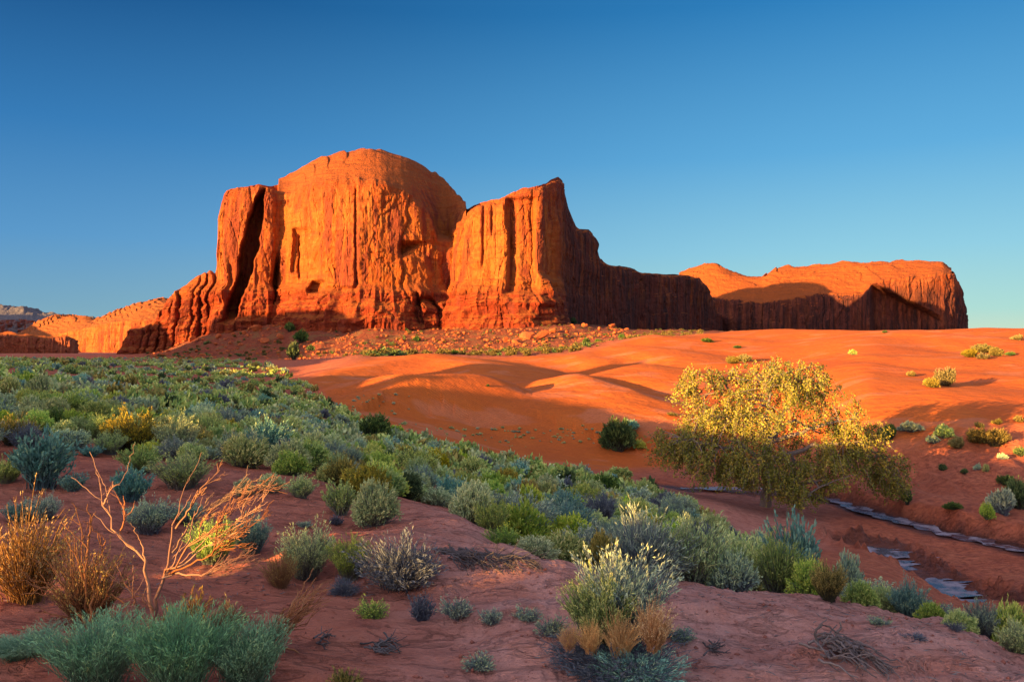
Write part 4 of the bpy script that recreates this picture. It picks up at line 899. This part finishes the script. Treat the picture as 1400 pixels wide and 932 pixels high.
    o = tw.build('twigs', bark, None); o.parent = root; o.matrix_parent_inverse = inv
    nl = 25; tt = RNG.uniform(0.0, 1.05, (n_st, nl, 1))
    C = St[:, None]+dirs[:, None]*ln[:, None, None]*tt+RNG.normal(0, .085, (n_st, nl, 3))
    D = dirs[:, None]+RNG.normal(0, .75, (n_st, nl, 3))
    lobe_t = RNG.uniform(-.12, .12, len(lobes))
    tone = np.clip(.5+np.repeat(RNG.normal(0, .10, n_st), nl)+RNG.normal(0, .075, n_st*nl), 0, 1)
    lf = MB(); lf.leaves(C.reshape(-1, 3), D.reshape(-1, 3), RNG.uniform(.09, .15, n_st*nl), RNG.uniform(.06, .105, n_st*nl), tone)
    M = mat_plant('cottonwood_leaves', [(0,(.06,.085,.015)),(.3,(.11,.14,.02)),(.5,(.27,.25,.03)),(.7,(.46,.34,.036)),(.9,(.52,.30,.03)),(1,(.45,.18,.03))], .0, .6, .72)
    o = lf.build('crown', M, None); o.parent = root; o.matrix_parent_inverse = inv
cottonwood()
# ------------------------------------------------------------------ water in the wash
def water():
    m, n, b = material('muddy_water'); B = NB(n); p = B.pos()
    f = B.rng(B.noise(p, 1.4, 5, .65), .45, .62)
    B.put(b.inputs['Base Color'], B.mix(f, (.07,.055,.075), (.30,.25,.30)))
    B.put(b.inputs['Roughness'], B.rng(f, 0, 1, .25, .8)); b.inputs['Specular IOR Level'].default_value = .35
    B.put(b.inputs['Normal'], B.bump(B.noise(p, 3.2, 4), .25, .08))
    for k, (P, hw, lab) in enumerate(((WASH[0], .5, 'shallow stream running behind the cottonwood to the right edge'), (WASH[1], 1.5, 'pale rippled pool in the eroded hollow at the right'))):
        Q = resample(P, 90); t = np.gradient(Q, axis=0); t[:, 2] = 0; t /= np.linalg.norm(t, axis=1, keepdims=True)
        nrm = np.stack([-t[:, 1], t[:, 0], np.zeros(90)], 1); s = np.linspace(0, 30, 90)
        wl = hw*(.8+1.5*fbm(s*1.6, 0, k*9, 3, 201)).clip(.12, 2); wr = hw*(.8+1.5*fbm(s*1.6, 5, k*9, 3, 202)).clip(.12, 2); tp = sst(0, .1, np.linspace(0, 1, 90))*sst(1, .93, np.linspace(0, 1, 90))
        bedz = Q[:, 2]-.05-.12+.05
        rows = []
        for u in np.linspace(-1, 1, 9):
            w = np.where(u < 0, wl, wr)*u*(.3+.7*tp); v = Q+nrm*w[:, None]; v[:, 2] = bedz; rows.append(v)
        V = np.stack(rows, 1).reshape(-1, 3)
        tag(mesh_obj('stream_water', V, grid_faces(90, 9), None, m, None, True), lab, 'stream', kind='structure')
water()
# ------------------------------------------------------------------ bushes on the dunes and banks
DUNELIST = [ # px, base py, width, height, look, material, label, name
 (846,617,52,46,'dome',D_,'dark green bush growing alone on the dune foot left of the cottonwood','bush'),
 (858,592,34,16,'dome',T_,'low teal bush behind the dark one on the dune foot','sagebrush'),
 (872,617,26,16,'dome',R_,'light green clump between the dark bush and the cottonwood','rabbitbrush'),
 (845,655,44,18,'dome',R_,'flat green bush on the near wash edge below the dark bush','rabbitbrush'),
 (511,600,46,36,'dome',D_,'darkest bush at the lower edge of the dunes, middle of the picture','bush'),
 (540,594,28,14,'dome',R_,'low green bush touching the darkest bush at the dune edge','rabbitbrush'),
 (1292,527,34,26,'dome',M_GOLDB,'golden bush above the shadow of the cottonwood on the orange dune','rabbitbrush'),
 (1275,530,26,14,'dome',M_GOLDB,'low golden bush touching the taller one above the tree shadow','rabbitbrush'),
 (1328,489,28,12,'dome',M_GOLDB,'first golden bush of the cluster high on the right dune','rabbitbrush'),
 (1344,482,34,12,'dome',M_GOLDB,'upper golden bush of the cluster high on the right dune','rabbitbrush'),
 (1345,491,20,9,'dome',M_GOLDB,'lowest golden bush of the cluster high on the right dune','rabbitbrush'),
 (1362,487,22,12,'dome',M_GOLDB,'last golden bush of the cluster high on the right dune','rabbitbrush'),
 (1382,486,14,6,'dome',D_,'small dark bush right of the golden cluster on the right dune','bush'),
 (1391,465,18,8,'dome',M_GOLDB,'bush on the dune skyline at the right edge','rabbitbrush'),
 (1246,515,14,8,'dome',M_GOLDB,'single small bush on bare orange sand left of the golden pair','rabbitbrush'),
 (1166,485,14,8,'dome',R_,'small bush on the sand slope above the cottonwood crown','rabbitbrush'),
 (1210,456,8,4,'dome',D_,'tiny bush near the dune skyline right of the cottonwood','bush'),
 (1000,497,26,11,'dome',M_GOLDB,'gold bush on the sand just behind the cottonwood, upper left','rabbitbrush'),
 (1018,494,24,10,'dome',M_GOLDB,'gold bush half hidden by the cottonwood top','rabbitbrush'),
 (966,469,18,6,'dome',D_,'flat dark bush on the dune crest below the shaded cliff','bush'),
 (1008,476,14,4,'dome',D_,'flat dark bush on the dune behind the cottonwood','bush'),
 (667,529,6,4,'dome',D_,'speck of a bush in the shaded dune hollow','bush'),
 (918,568,16,5,'dome',M_GOLDB,'sparse golden bush on lit sand left of the cottonwood','rabbitbrush'),
 (1215,600,30,22,'dome',D_,'dark bush at the upper bank beside the right end of the cottonwood','bush'),
 (1244,592,34,14,'dome',S_,'grey bush on the bank top just below the tree shadow','sagebrush'),
 (1290,598,28,18,'dome',R_,'green bush on the bank top, right of the grey one','rabbitbrush'),
 (1275,609,20,12,'dome',S_,'small bush under the green one on the bank top','sagebrush'),
 (1335,604,34,20,'dome',M_GOLDB,'large orange lit bush on the right bank','rabbitbrush'),
 (1360,612,40,24,'broom',M_GOLDB,'widest sunlit brush on the right bank with dark base','rabbitbrush'),
 (1310,612,28,16,'broom',M_GOLDB,'sunlit brush left of the large orange lit bush on the bank','rabbitbrush'),
 (1338,584,14,8,'dome',M_GOLDB,'small round bush on the sand above the right bank','rabbitbrush'),
 (1363,582,16,9,'dome',M_GOLDB,'second small bush from the right edge above the bank','rabbitbrush'),
 (1392,578,16,10,'dome',M_GOLDB,'small bush at the right edge above the bank','rabbitbrush'),
 (1370,628,14,9,'dome',S_,'dark bush in the shade under the sunlit brush of the bank','sagebrush'),
 (1394,626,18,14,'dome',D_,'dark bush at the right edge under the sunlit bank','bush'),
 (1287,645,13,10,'dome',D_,'dark round bush on the shaded red bank, leftmost of five','bush'),
 (1318,649,11,8,'dome',D_,'lowest little bush on the shaded red bank','bush'),
 (1336,645,11,10,'dome',S_,'grey-green little bush on the shaded bank, third from the left','sagebrush'),
 (1348,646,10,12,'dome',R_,'upright little bush on the shaded bank beside the grey-green one','rabbitbrush'),
 (1374,662,26,14,'dome',D_,'dark bush above the big bush of the right bank','bush'),
 (1370,702,40,36,'dome',S_,'big dusky bush low on the right bank','sagebrush'),
 (1390,696,34,44,'dome',D_,'tall dark bush at the right edge low on the bank','bush'),
 (1350,708,22,22,'dome',R_,'yellow-green bush at the left side of the big dusky bush','rabbitbrush'),
 (1302,700,26,10,'dome',D_,'low bright green plant at the foot of the bank beside the stream','bush'),
 (1240,690,16,22,'dome',D_,'dark bush at the foot of the bank behind the cottonwood skirt','bush'),
]
MIDP = {}
def mid_mesh(mat, v, tier):
    key = (mat.name, v, tier)
    if key not in MIDP:
        nm = {M_RABBIT.name: 'rabbitbrush', M_PALE.name: 'rabbitbrush', M_OLIVE.name: 'rabbitbrush', M_DARK.name: 'bush'}.get(mat.name, 'sagebrush')
        a = {0: (9, 330, .15, .05, 11), 1: (7, 120, .24, .095, 9), 2: (5, 26, .42, .24, 6)}[tier]
        MIDP[key] = one_mesh_proto(nm, mat, 1, 1, a[0], a[1], a[2], a[3], a[4], 'dome', v*13+3+tier, .5, .012, hr_=.46)
    return MIDP[key]
def mid_at(p, w, h, mat, v, tier, name, label, cat='shrub', group=None, rot=None):
    o = bpy.data.objects.new(name, mid_mesh(mat, v, tier)); o.location = (p[0], p[1], p[2]-.04)
    o.scale = (w/2*1.1, w/2*RNG.uniform(.95, 1.25), h*1.05); o.rotation_euler = (0, 0, RNG.uniform(0, 6.28) if rot is None else rot)
    return tag(link(o), label, cat, group)
for px, py, w, h, look, mat, lab, nm in DUNELIST:
    p = hit(px, py, 20); s = p[1]/F; used.append((p[0], p[1], w*s*.35))
    mid_at(p, w*s, h*s, mat, int(RNG.integers(0, 3)), 0 if w > 20 else 1, nm, lab)
# ------------------------------------------------------------------ the belt of brush and the scrub plain
LIMF = ([-600,300,400,440,500,560,620,730,800,870,920,960,1000,1040,1100,1150,1250,1330,1400], [330,330,110,70,55.5,50,46,43.5,42.5,39.5,34,28,24,20,17,13,9.6,9,8.5])
LIMN = ([-600,0,300,360,440,500,560,620,640,760,800,1000,1040,1200,1400], [9,13,13.5,12,11,9.5,13,12.8,12,12.5,10,10,10.2,8.6,8.6])
def scatter():
    pts = []; cell = {}
    def free(x, y, r):
        cx, cy = int(x//2), int(y//2)
        for i in range(cx-1, cx+2):
            for j in range(cy-1, cy+2):
                for a, b, c in cell.get((i, j), ()):
                    if (x-a)**2+(y-b)**2 < ((r+c)*.80)**2: return False
        return True
    for a, b, c in used: cell.setdefault((int(a//2), int(b//2)), []).append((a, b, c*1.15))
    N = 42000
    U = RNG.uniform(0, 1, (N, 6)); Yc = np.exp(math.log(8.6)+U[:, 0]**.62*(math.log(330)-math.log(8.6)))
    pxc = -160+U[:, 1]*1560; xc = (pxc-700)/F*Yc
    k_ = 5000; Yc[:k_] = RNG.uniform(8.6, 20, k_); pxc[:k_] = RNG.uniform(880, 1360, k_); xc[:k_] = (pxc[:k_]-700)/F*Yc[:k_]
    lf = np.interp(pxc, *LIMF); ln_ = np.interp(pxc, *LIMN)
    ns = fbm(xc*.16, Yc*.11, 0, 3, 401); n2 = fbm(xc*.05, Yc*.03, 0, 2, 402)
    belt = sst(150, 420, pxc)*sst(17, 22, Yc+pxc*.012)
    dens = np.where(Yc < 66, np.where(pxc < 330, .32, .46)+.55*belt, .34)+ns*np.where(belt > .7, .25, .75)+n2*.4-np.where(Yc > 66, .12, 0)
    ok = (Yc < lf) & (Yc > ln_) & (U[:, 2] < dens)
    idx = np.where(ok)[0]
    Z = height(xc[idx], Yc[idx])[0]
    for q, i in enumerate(idx):
        x, y = xc[i], Yc[i]
        w = (.52+.66*U[i, 3]**1.4)*(1.0 if y > 20 else .88)
        if y > 110: w *= 1.25
        if not free(x, y, w/2): continue
        cell.setdefault((int(x//2), int(y//2)), []).append((x, y, w/2))
        pts.append((x, y, Z[q], w, U[i, 4], U[i, 5], pxc[i]))
    return sorted(pts, key=lambda a: a[1]/max(a[3], .3))
LAND = [((178,612),'tall olive rabbitbrush'),((180,680),'spiky teal sagebrush'),((250,664),'wide grey-green brush'),((372,670),'roundest mint brush'),((466,665),'tan and olive brush'),((516,700),'lone yellow-green brush'),((645,712),'grey-green brush on the bank shoulder'),((708,735),'wide leafy brush'),((880,790),'tall blue-grey sagebrush'),((511,597),'darkest dune edge bush'),((846,655),'flat green wash edge bush'),((20,605),'golden sunlit left edge brush'),((1045,690),'cottonwood trunk'),((1085,764),'dark blue-green wash edge brush'),((1000,800),'dusky brush behind the clay crest')]
ORD = 'nearest,second,third,fourth,fifth,sixth,seventh,eighth,ninth,tenth,eleventh,twelfth,thirteenth,fourteenth,fifteenth,sixteenth,seventeenth,eighteenth,nineteenth,twentieth'.split(',')
def merge_far(name, items, label, cat, tier=2):
    """many far plants as one mesh"""
    mats = []; VV = []; QQ = []; TT = []; MI = []; n = 0
    for it in items:
        x, y, z, w, h, v, mat = it
        if mat not in mats: mats.append(mat)
        me = mid_mesh(mat, v, tier)
        key = me.name
        if key not in CACHE:
            co = np.empty(len(me.vertices)*3, np.float32); me.vertices.foreach_get('co', co)
            tn = np.empty(len(me.vertices), np.float32); me.attributes['tone'].data.foreach_get('value', tn)
            li = np.empty(len(me.loops), np.int32); me.loops.foreach_get('vertex_index', li)
            CACHE[key] = (co.reshape(-1, 3), tn, li.reshape(-1, 4))
        co, tn, q = CACHE[key]; a = RNG.uniform(0, 6.28); c, s = math.cos(a), math.sin(a)
        X = (co[:, 0]*c-co[:, 1]*s)*w*.55+x; Yv = (co[:, 0]*s+co[:, 1]*c)*w*.55+y; Zv = co[:, 2]*h+z-.05
        VV.append(np.stack([X, Yv, Zv], 1)); QQ.append(q+n); TT.append(np.clip(tn+RNG.uniform(-.12, .12), 0, 1)); MI.append(np.full(len(q), mats.index(mat))); n += len(co)
    o = mesh_obj(name, np.concatenate(VV), np.concatenate(QQ), None, mats, np.concatenate(TT))
    o.data.polygons.foreach_set('material_index', np.concatenate(MI).astype(np.int32))
    return tag(o, label, cat, None, 'stuff')
CACHE = {}
def plant_belt():
    pts = scatter(); nr = ns = 0; rest = []; cnt = {}; capR = 300-sum(1 for r in NEARLIST+DUNELIST if r[7] == 'rabbitbrush'); capS = 290-sum(1 for r in NEARLIST+DUNELIST if r[7] == 'sagebrush')
    chosen = []
    for (x, y, z, w, a, b, px) in pts:
        blue = fbm(x*.25, y*.2, 0, 2, 411)*.9+a-.5
        ol = .14 if y < 60 else .2
        if blue > .34: mat, nm, tone = (M_SAGE if b < .6 else (M_TEAL if b < .85 else M_GREYB)), 'sagebrush', ('dusky blue-grey' if b < .6 else 'teal' if b < .85 else 'grey twiggy')
        else: mat, nm, tone = (M_RABBIT if b < .62 else M_PALE if b < 1-ol else M_OLIVE if b < .97 else M_DARK), 'rabbitbrush', ('yellow-green' if b < .62 else 'pale green' if b < 1-ol else 'olive' if b < .97 else 'dark green')
        h = w*(.56+.35*b*a+.06)*(1. if px < 1130 else .62)*(.8 if nm == 'sagebrush' else 1.)
        if nm == 'rabbitbrush' and nr < capR: nr += 1
        elif nm == 'sagebrush' and ns < capS: ns += 1
        else:
            rest.append((x, y, z, w, h, int(a*3), mat)); continue
        chosen.append((x, y, z, w, h, int(a*3), mat, nm, tone, px))
    near = []
    for c in chosen:
        x, y, z, w, h, v, mat, nm, tone, px = c; py = HZ-z/y*F; size = w/y*F
        if size >= 44:
            d = [math.hypot((px-l[0][0]), (py-l[0][1])*1.6) for l in LAND]; i = int(np.argmin(d)); lx, ly = LAND[i][0]
            rel = ('behind' if py < ly-14 else 'in front of') if abs(py-ly)*1.6 > abs(px-lx) else ('left of' if px < lx else 'right of')
            near.append((d[i], i, rel, c))
        else:
            zone = 'on the left slope' if px < 330 and y < 66 else 'far out on the scrub plain' if y >= 66 else 'in the dense belt below the dunes' if px < 640 else 'in the belt along the wash'
            sz = 'small' if w < .85 else 'rounded' if w < 1.15 else 'broad'
            lab = f'{sz} {tone} {nm} {zone}'
            mid_at((x, y, z), w, h, mat, v, 1 if size < 36 else 0, nm, lab, 'shrub', f'{sz} {tone} {nm}es {zone}'.replace('brushes', 'brush'))
    cnt = {}
    for d, i, rel, c in sorted(near, key=lambda a: a[0]):
        x, y, z, w, h, v, mat, nm, tone, px = c; k = (tone, nm, rel, i); cnt[k] = cnt.get(k, 0)+1; j = cnt[k]-1
        o = ORD[min(j, len(ORD)-1)]; o = o if j == 0 else o+' nearest'
        lab = f'{tone} {nm} {o} {rel} the {LAND[i][1]}'
        shrub_at(np.array([x, y, z]), w, h, ['dome', 'dome', 'fine'][v] if nm == 'rabbitbrush' else ['dome', 'fine', 'broom'][v], mat, v, lab, nm, 'shrub', 'big brush of the near slope')
    # the far scrub, too small and too many to take one by one
    merge_far('distant_scrub', rest, 'countless small shrubs dotting the far scrub plain and belt', 'scrub')
    print('belt', len(chosen), 'near', len(near), 'rest', len(rest))
plant_belt()
def talus_plants():
    it = []
    n = 5200; px = RNG.uniform(200, 960, n); Y = np.exp(RNG.uniform(math.log(115), math.log(470), n)); x = (px-700)/F*Y
    z, du, ta, cr, we = height(x, Y); ns = fbm(x*.05, Y*.04, 0, 3, 421)
    for i in range(n):
        gold = px[i] > 560
        if ta[i] < .4 or (ns[i] < (-.08 if gold else -.05)) or (px[i] < 560 and Y[i] < 240 and False): continue
        if len(it) > 1500: break
        w = RNG.uniform(.6, 1.7)*(1. if gold else 1.5); m = (M_GOLD if RNG.uniform() < .85 else M_DARK) if gold else (M_DARK if RNG.uniform() < .6 else M_GOLD)
        it.append((x[i], Y[i], z[i], w, w*RNG.uniform(.4, .7), int(RNG.integers(0, 3)), m))
    merge_far('slope_scrub', it, 'golden and grey scrub growing all over the rubble slope below the butte', 'scrub')
talus_plants()
def dune_grass():
    it = []
    for _ in range(170):
        k = RNG.uniform()
        px, py = (RNG.uniform(540, 860), 592+RNG.normal(0, 4)) if k < .5 else (RNG.uniform(660, 860), 604+RNG.normal(0, 4)) if k < .75 else (RNG.uniform(440, 560), RNG.uniform(540, 585))
        p = hit(px, py, 40); w = RNG.uniform(.12, .4); it.append((p[0], p[1], p[2]+.03, w, w*.5, int(RNG.integers(0, 3)), M_PALE if RNG.uniform() < .5 else M_SAGE))
    merge_far('dune_grass', it, 'thin wisps of grass sprouting at the foot of the dunes', 'grass')
dune_grass()
def junipers():
    for px, py, w, h, lab in ((402,492,20,26,'tallest dark green juniper at the foot of the shaded rubble slope'),(412,470,22,18,'dark juniper high in the gully of the shaded rubble slope'),(396,455,16,14,'juniper at the top of the gully under the cliff cleft'),(425,480,12,9,'small juniper right of the gully'),(783,443,12,9,'juniper at the corner where lit and shaded cliffs meet'),(803,442,15,10,'dark juniper under the shaded cliff, left of the row'),(817,443,10,7,'small juniper in the row under the shaded cliff'),(850,447,12,9,'juniper right of the row under the shaded cliff'),(345,508,14,6,'flat dark bush at the edge of the plain below the rubble slope'),(570,468,14,8,'golden green bush at the foot of the arched crack'),(622,484,12,6,'green bush where the rubble slope meets the dunes'),(745,481,16,5,'green bush on the golden slope behind the dunes'),(760,482,12,4,'small green bush beside another behind the dune crest')):
        p = hit(px, py, 100); s = p[1]/F
        mid_at(p, w*s, h*s, M_DARK, int(RNG.integers(0, 3)), 1, 'juniper', lab)
junipers()
# ------------------------------------------------------------------ boulders
def boulder_mesh(seed, mat):
    import bmesh
    bm = bmesh.new(); bmesh.ops.create_icosphere(bm, subdivisions=2, radius=1)
    co = np.array([v.co[:] for v in bm.verts]); rg = np.random.default_rng(seed)
    for _ in range(9):                                              # split faces
        n = rg.normal(size=3); n /= np.linalg.norm(n); d = co@n; lim = rg.uniform(.32, .72); co -= n*np.maximum(d-lim, 0)[:, None]*.9
    co *= 1+.10*fbm(co[:, 0]*1.6, co[:, 1]*1.6, co[:, 2]*1.6+seed, 3, 501)[:, None]
    for v, c in zip(bm.verts, co): v.co = c
    me = bpy.data.meshes.new('boulder'); bm.to_mesh(me); bm.free(); me.materials.append(mat); return me
def boulders():
    m, n, b = material('boulder_rock'); B = NB(n); p = B.pos()
    B.put(b.inputs['Base Color'], B.mix(B.noise(p, .6, 5, .65), (.30,.06,.025), (.52,.15,.05))); B.put(b.inputs['Normal'], B.bump(B.noise(p, 1.2, 6, .65), .8, .4))
    ms = [boulder_mesh(i, m) for i in range(7)]
    def put(px, py, wpx, hpx, lab, grp=None):
        p = hit(px, py, 120); s = p[1]/F; o = bpy.data.objects.new('boulder', ms[int(RNG.integers(0, 7))])
        o.location = (p[0], p[1], p[2]+hpx*s*.28); o.scale = (wpx*s/2, wpx*s/2*RNG.uniform(.8, 1.1), hpx*s*.62); o.rotation_euler = (RNG.normal(0, .2), RNG.normal(0, .2), RNG.uniform(0, 6.28))
        tag(link(o), lab, 'boulder', grp)
    for px, py, w, h, lab in ((770,442,22,17,'largest orange boulder at the foot of the cliff corner'),(797,446,10,7,'boulder just right of the largest one below the shaded cliff'),(836,448,13,8,'rounded boulder farthest right below the shaded cliff'),(718,464,26,20,'pointed slab of rock leaning below the lit cliff'),(740,463,30,14,'long tilted slab right of the pointed one'),(706,470,16,10,'small slab at the left foot of the pointed slab'),(690,468,14,12,'block in the lit rubble left of the slabs'),(756,456,14,10,'block between the long slab and the largest boulder'),(350,454,18,16,'reddish block high on the shaded rubble slope'),(362,470,16,12,'block in the middle of the shaded rubble slope'),(330,452,14,12,'block under the left shoulder of the butte'),(384,466,12,10,'block left of the juniper gully'),(300,462,12,9,'block at the left end of the rubble slope'),(262,465,12,8,'low block below the stepped left shoulder')):
        put(px, py, w, h, lab)
    for i in range(84):
        if i < 44: px = RNG.uniform(560, 850); py = np.interp(px, [560,700,760,850], [466,462,452,450])+RNG.normal(0, 7); l, g = 'small orange boulder scattered in the sunlit rubble below the cliff', 'boulders in the sunlit rubble'
        else: px = RNG.uniform(215, 555); py = np.interp(px, [215,300,345,555], [484,466,454,464])+RNG.normal(0, 9); l, g = 'small dull red boulder scattered on the shaded rubble slope', 'boulders on the shaded rubble'
        w = RNG.uniform(2.5, 8); put(px, py, w, w*RNG.uniform(.6, .9), l, g)
    n = 2600; px = np.where(RNG.uniform(0, 1, n) < .6, RNG.uniform(205, 560, n), RNG.uniform(540, 860, n)); Y = RNG.uniform(300, 455, n); x = (px-700)/F*Y
    z, du, ta, cr, we = height(x, Y); ok = (ta > .4) & (fbm(x*.03, Y*.03, 0, 3, 511) > -.2); x, Y, z = x[ok], Y[ok], z[ok]; VV = []; TT = []; nv = 0
    for i in range(len(x)):
        me = ms[i % 7]
        if i < 7:
            co = np.empty(len(me.vertices)*3); me.vertices.foreach_get('co', co); li = np.empty(len(me.loops), np.int32); me.loops.foreach_get('vertex_index', li); CACHE[('b', i)] = (co.reshape(-1, 3), li.reshape(-1, 3))
        co, t3 = CACHE[('b', i % 7)]; a = RNG.uniform(0, 6.28); r = .35+1.3*RNG.uniform()**3
        R3 = np.array([[math.cos(a), -math.sin(a), 0], [math.sin(a), math.cos(a), 0], [0, 0, .7]]); VV.append(co@R3.T*r+np.array([x[i], Y[i], z[i]+.1])); TT.append(t3+nv); nv += len(co)
    tag(mesh_obj('rubble', np.concatenate(VV), None, np.concatenate(TT), m), 'broken red rubble covering the slope at the foot of the butte', 'rubble', None, 'stuff')
    # pale block far out on the plain
    wm, n2, b2 = material('pale_stone'); b2.inputs['Base Color'].default_value = (.75, .74, .74, 1)
    me = boulder_mesh(33, wm); p = hit(111, 497.5, 100); s = p[1]/F; o = bpy.data.objects.new('pale_block', me); o.location = p+np.array([0, 0, 1.2*s]); o.scale = (3.9*s, 3*s, 2.2*s)
    tag(link(o), 'tiny whitish block lying far out on the shaded scrub plain', 'block')
boulders()
def gravel():
    n = 5200; px = RNG.uniform(-100, 1500, n); Y = np.exp(RNG.uniform(math.log(3.7), math.log(15), n)); x = (px-700)/F*Y
    z = height(x, Y)[0]; r = .003+.018*RNG.uniform(0, 1, n)**5; keep = fbm(x*.8, Y*.8, 0, 3, 431) > -.15
    x, Y, z, r = x[keep], Y[keep], z[keep], r[keep]; k = len(x)
    oc = np.array([[1,0,0],[0,1,0],[-1,0,0],[0,-1,0],[0,0,.8],[0,0,-.8]])
    V = oc[None]*r[:, None, None]*RNG.uniform(.6, 1.3, (k, 6, 1))+np.stack([x, Y, z+r*.2], 1)[:, None]
    T = np.array([[0,1,4],[1,2,4],[2,3,4],[3,0,4],[1,0,5],[2,1,5],[3,2,5],[0,3,5]])[None]+(np.arange(k)*6)[:, None, None]
    m, nn_, b = material('clods'); B = NB(nn_); B.put(b.inputs['Base Color'], B.mix(B.noise(B.pos(), 9, 2), (.20,.06,.045), (.42,.16,.12)))
    tag(mesh_obj('gravel', V.reshape(-1, 3), None, T.reshape(-1, 3), m), 'clods and bits of gravel strewn over the near clay', 'gravel', None, 'stuff')
    # leaf litter and dry bits
    n = 5000; px = RNG.uniform(-60, 1460, n); Y = np.exp(RNG.uniform(math.log(3.7), math.log(13), n)); x = (px-700)/F*Y
    keep = (fbm(x*.9, Y*.9, 0, 3, 441) > .05); x, Y = x[keep], Y[keep]; z = height(x, Y)[0]
    L2 = MB(); a = RNG.uniform(0, 6.28, len(x))
    L2.leaves(np.stack([x, Y, z+.008], 1), np.stack([np.cos(a), np.sin(a), RNG.normal(0, .15, len(x))], 1), RNG.uniform(.02, .09, len(x)), .006, RNG.uniform(0, .8, len(x)))
    tag(L2.build('litter', M_WOODD), 'dry grey plant bits lying on the near soil', 'litter', None, 'stuff')
gravel()
